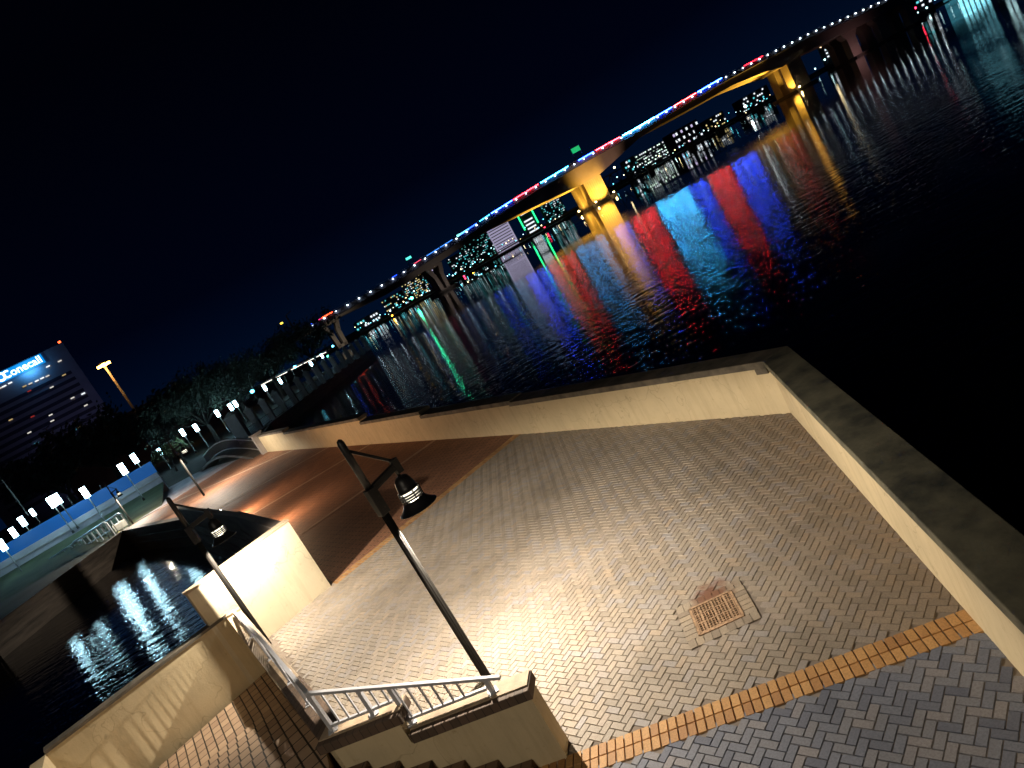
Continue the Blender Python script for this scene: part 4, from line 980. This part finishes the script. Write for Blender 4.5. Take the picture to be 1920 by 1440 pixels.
# floodlights at the piers (amber) with the two fixtures that show
def amber(loc, tgt, e, c=(1, .56, .06), size=.6, cone=95):
    lamp_light("pier_floodlight", 'SPOT', Vector(loc) - BA, e, c, size, Vector(tgt) - BA, cone, .6, parent=t_br)
s3, s4 = SP["P3"], SP["P4"]
amber(bp(s3 + 3, 0, -8), bp(s3, 13, 6), 50000, cone=85); amber(bp(s3 - 6, 0, -12), bp(s3 - 4, 15, 6), 30000, cone=80)
amber(bp(s3 - 16, 0, 12), bp(s3 - 3, 16, 21), 40000)
amber(bp(s3 - 14, 0, 12), bp(s3 - 26, 22, 14), 110000, cone=90)
amber(bp(s3 - 44, 0, 14), bp(s3 - 48, 24, 14), 80000, cone=90)
amber(bp(s3 + 6, 0, -30), bp(s3 + 8, 28, 2), 26000, (1, .6, .42), cone=70)
amber(bp(s4 - 12, 0, 4), bp(s4 - 5, 18, 8), 34000, cone=90)
amber(bp(s4 - 28, 0, 4), bp(s4 - 48, 24, 12), 190000, cone=110)
amber(bp(s4 + 16, 0, 4), bp(s4 + 4, 20, 22), 5000, (1, .5, .2))
amber(bp(s4 + 60, 0, -12), bp(s4 + 60, 20, 10), 2500, (1, .55, .6), cone=120)
amber(bp(SP["P1"] - 2, 1, -16), bp(SP["P1"], 12, 4), 3500, (1, .92, .75)); amber(bp(SP["P2"], 0, -16), bp(SP["P2"], 14, 4), 2200, (1, .9, .85))
for s_, o_, nm in ((s3 - 8, -3, 1), (s3 + 8, -3.4, 1), (s3 - 15, 14, 1), (s4 - 9, -2, 1)):
    mb = MB(); mb.box(tuple(bp(s_, WATER + 2.6, o_)), (1.0, 1.0, .7)); mb.build("navigation_light", emis("amber_fixture", (1, .72, .3), 30), t_br)
# gantry sign on the deck (green) and mast
def gantry(x, y, label, c, wd, hg):
    s_, z = bq(x, y); t = thing("road_sign", label, "road sign", tuple(bp(s_, interp(TOP, s_), 10)))
    mb = MB()
    for a in (-wd / 2, wd / 2): mb.bar(bp(s_ + a, interp(TOP, s_ + a), 10), bp(s_ + a, z + hg, 10), .5, .5, up=(1, 0, 0))
    mb.build("gantry_post", M_BDK, t); mb = MB(); mb.bar(bp(s_ - wd / 2, z, 9.5), bp(s_ + wd / 2, z, 9.5), .3, hg); mb.build("sign_panel", c, t)
gantry(1089, 273, "green lit road sign above the bridge deck over the amber piers", emis("sign_green", (.02, .7, .22), .7), 7, 3.6)
gantry(770, 480, "small teal lit road sign above the left part of the bridge", emis("sign_teal", (.1, .9, .7), 1.6), 4, 1.6)

# ------------------------------------------------------------ far shore
M_SHORE = plain("far_bank", (.03, .032, .035), .95, var=.3, scale=.05)
fs_ = [(-600, 700), (-190, 660), (-20, 690), (100, 720), (240, 800), (420, 900), (700, 1000), (1500, 1080), (3400, 1200)]
mb = MB(); mb.prism(fs_ + [(3400, 4800), (-2400, 4800), (-2400, 1400), (-600, 1400)], -4, -.4); tag(mb.build("far_bank", M_SHORE), "dark far bank of the river", None, None, "structure")
def fary(x):
    for (a, ya), (b, yb) in zip(fs_, fs_[1:]):
        if a <= x <= b: return ya + (yb - ya) * (x - a) / (b - a)
    return 1200
def farpt(px, D): P = ad(px, 453 + .5635 * (960 - px), D); return P
def tower(px, w_px, h_px, D, label, mat, rows, cols_, wmats, prob, seed, skew=0, name="far_building"):
    rnd = random.Random(seed); c = farpt(px, D); u_ = D / FPX; W_ = w_px * u_; Ht = h_px * u_ + 5.5
    pa = (c.x - W_ / 2, c.y - skew * W_ / 2); pb = (c.x + W_ / 2, c.y + skew * W_ / 2)
    t, place, L = building(pa, pb, Ht, max(12, W_ * .5), label, name, mat)
    fl = (Ht - 2) / rows; cw = L / cols_; cnt = 0
    for r_ in range(rows):
        for k in range(cols_):
            if rnd.random() < prob and cnt < 95:
                litwin(rnd.choice(wmats), (k + .5) * cw, Ht - (r_ + .6) * fl, cw * .62, fl * .42, t, place, dep=.6); cnt += 1
    return t, place, L, Ht
BW = emis("fw_white", (.85, .93, 1), 1.1); BY = emis("fw_yellow", (1, .8, .35), .9); BCy = emis("fw_cyan", (.15, .8, .9), .9); BLV = emis("fw_lilac", (.75, .65, 1), .75); BTL = emis("fw_teal", (.2, .8, .75), .35)
M_NV = plain("navy_facade", (.02, .03, .05), .8, var=.2, scale=.02, bmp=0)
tower(787, 46, 48, 900, "dark block with scattered yellow windows left of the second bridge pier", M_NV, 14, 14, [BY, BY, BW, BCy], .48, 1)
tower(822, 18, 52, 930, "slim lilac lit tower seen through the second bridge pier", M_NV, 12, 4, [BLV], .75, 2)
tower(905, 60, 46, 900, "low block with dim cyan windows right of the second bridge pier", M_NV, 14, 18, [BTL, BCy, BTL, BW], .36, 3)
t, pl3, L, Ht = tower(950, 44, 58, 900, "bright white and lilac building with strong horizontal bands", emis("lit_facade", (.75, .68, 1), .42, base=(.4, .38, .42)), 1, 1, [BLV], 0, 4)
for k in range(11): mb = MB(); mb.bar(pl3(2, 4 + k * (Ht - 6) / 11, .4), pl3(L - 2, 4 + k * (Ht - 6) / 11, .4), .5, 1.0); mb.build("window_band", M_NV, t)
mb = MB(); mb.bar(pl3(L * .55, Ht + 2, 0), pl3(L, Ht + 2, 0), 4, 4); mb.build("roof_sign", emis("roof_blue", (.2, .45, 1), 1.3), t)
t, pl3, L, Ht = tower(897, 26, 57, 905, "dark block carrying a bright teal rooftop strip", M_NV, 1, 1, [BTL], 0, 5)
mb = MB(); mb.bar(pl3(0, Ht, .5), pl3(L, Ht, .5), 1, 3); mb.build("roof_strip", emis("teal_strip", (.25, 1, .95), 2.4), t)
t, pl3, L, Ht = tower(1000, 28, 60, 900, "tower outlined in green neon with white lit floors", M_NV, 9, 1, [BW], .9, 6)
for q_ in (0, L): mb = MB(); mb.bar(pl3(q_, 10, 1), pl3(q_, Ht, 1), 1.6, 1.6, up=(1, 0, 0)); mb.build("neon_edge", emis("green_neon", (.02, 1, .25), 2.6), t)
tower(1045, 40, 46, 900, "dark block with sparse cyan windows left of the amber piers", M_NV, 14, 14, [BCy, BW, BTL], .4, 7)
tower(1225, 74, 26, 980, "low wide block with rows of bright pale green windows right of the amber piers", M_NV, 6, 18, [emis("fw_mint", (.75, 1, .85), 1.5), BW], .7, 8, .3)
tower(1295, 60, 30, 1050, "low block with a purple lit upper floor under the main span", M_NV, 3, 10, [BW, BLV], .55, 9, .3)
tower(1190, 26, 28, 960, "small dark block with white windows just right of the amber piers", M_NV, 4, 5, [BW, BCy], .5, 10)
tower(1570, 34, 34, 1000, "small block of white windows seen between the right hand piers", M_NV, 6, 6, [BW], .45, 11)
tower(1730, 46, 40, 1000, "dim cyan windowed block at the upper right edge of the bridge", M_NV, 5, 6, [BCy, BW], .4, 12)
tower(1815, 60, 60, 1000, "bright cyan lit block beyond the top right of the picture", emis("cyan_block", (.15, .75, 1), .2), 5, 6, [emis("fw_brightcyan", (.3, .85, 1), 3.5)], .8, 13)
tower(1872, 22, 70, 1000, "slim white lit block beyond the top right of the picture", M_NV, 5, 2, [emis("fw_brightwhite", (.6, .95, 1), 4)], .9, 14)
tower(690, 50, 12, 850, "low waterfront building with cyan windows behind the first pier", M_NV, 2, 9, [BCy, BW], .7, 15)
tower(745, 44, 22, 880, "low dark block with tiny lights left of the yellow windowed block", M_NV, 6, 14, [BCy, BW, BY], .35, 21)
tower(866, 34, 30, 880, "small dark block with scattered lights between the second pier and the low cyan block", M_NV, 8, 10, [BW, BCy, BTL], .35, 22)
tower(1345, 40, 20, 1080, "distant low block with dim lights at the right end of the rail bridge", M_NV, 4, 10, [BW, BY], .4, 23)
tower(1420, 60, 22, 1080, "distant low block with dim lights left of the right hand piers", M_NV, 4, 14, [BW, BCy], .4, 24)
# shore lamps: each a lamp on a pole
def shorelamp(px, up, D, c, size, label, group):
    P = farpt(px, D); z = CAMH + up * D / FPX
    t = thing("shore_lamp", label, "street lamp", (P.x, P.y, -.4), group)
    mb = MB(); mb.bar((P.x, P.y, -.4), (P.x, P.y, z), .3, .3, up=(1, 0, 0)); mb.build("pole", M_NV, t)
    mb = MB(); mb.lathe([(0, -size), (size * .8, -size * .6), (size, 0), (size * .7, size * .7), (0, size)], (P.x, P.y, z), 8); mb.build("lamp_head", c, t)
SLC = emis("shore_cyan", (.15, .8, 1), 4); SLW = emis("shore_white", (.6, .95, 1), 5); SLY = emis("shore_warm", (1, .75, .4), 8); SLR = emis("shore_red", (1, .03, .08), 10); SLG = emis("shore_green", (.05, 1, .45), 30); SLO = emis("shore_orange", (1, .45, .03), 14)
rnd = random.Random(11)
px = 668
while px < 1480:
    if not (1055 < px < 1150):
        shorelamp(px, rnd.choice([rnd.uniform(-5, 3), rnd.uniform(-5, 12)]), 790 + rnd.uniform(-10, 60) if px < 1100 else 950, rnd.choice([SLW, SLW, SLC, SLC, SLY]), rnd.uniform(.3, .85), "small white lamp on the far shore road", "white lamps along the far shore")
    px += rnd.uniform(3, 8) if px < 1100 else rnd.uniform(5, 14)
px = 1490
while px < 1910: shorelamp(px, rnd.uniform(0, 10), 1000, SLW, rnd.uniform(.8, 1.5), "small white lamp on the far shore road", "white lamps along the far shore"); px += rnd.uniform(12, 26)
shorelamp(864, -12, 660, SLR, .8, "red marker lamp on the water left of the amber piers, nearer the white building", None)
shorelamp(1018, -6, 660, SLR, .8, "red marker lamp just left of the amber piers", None)
shorelamp(772, 0, 640, SLG, 1.3, "strong green lamp under the left part of the bridge", None)
shorelamp(880, -16, 620, SLO, .9, "orange lamp low on the water right of the second pier", None)
shorelamp(730, -10, 640, SLO, .8, "orange lamp low on the water left of the second pier", None)
shorelamp(1164, 26, 700, SLY, 1.1, "warm lamp high over the rail bridge right of the amber piers", None)
shorelamp(1132, 10, 660, SLY, 1.0, "warm lamp beside the right amber pier", None)
shorelamp(1618, 8, 640, SLR, 1.0, "red lamp by the right hand piers", None)
shorelamp(1552, 34, 760, SLY, 1.6, "warm lamp high between the right hand piers", None)
shorelamp(1720, 10, 700, SLR, 1.1, "red lamp near the top right corner", None)
shorelamp(1400, 6, 820, emis("tree_flood", (.8, 1, 1), 14), 1.6, "bright white lamp among the trees right of the main span", None)
# rail truss bridge
t = thing("rail_bridge", "dark steel rail truss bridge crossing behind the road bridge", "bridge", (150, 640, 0))
def rb(x, h): q = farpt(x, 640 + (x - 1130) * .25); return Vector((q.x, q.y, h))
mb = MB(); xs_ = list(range(1128, 1345, 12))
for i, x in enumerate(xs_[:-1]):
    a, b = rb(x, 4.5), rb(xs_[i + 1], 4.5); ah, bh = rb(x, 15), rb(xs_[i + 1], 15)
    mb.bar(a, b, 1.2, 1.2); mb.bar(ah, bh, 1, 1); mb.bar(a, ah, .6, .6, up=(1, 0, 0)); mb.bar(a if i % 2 else ah, bh if i % 2 else b, .6, .6)
mb.build("truss", plain("rail_steel", (.015, .015, .018), .7, bmp=0), t)
for x in (1140, 1215, 1290, 1345, 1420, 1480):
    mb = MB(); q = rb(x, 0); mb.box((q.x, q.y, 1), (5, 5, 7)); mb.build("pier", M_DARKC, t)
mb = MB(); mb.bar(rb(700, 2.2), rb(1128, 3.8), 2, 1.2); mb.bar(rb(1345, 3.8), rb(1900, 3.8), 2, 1.2); mb.build("approach_deck", M_DARKC, t)
print("objects", len(bpy.data.objects))
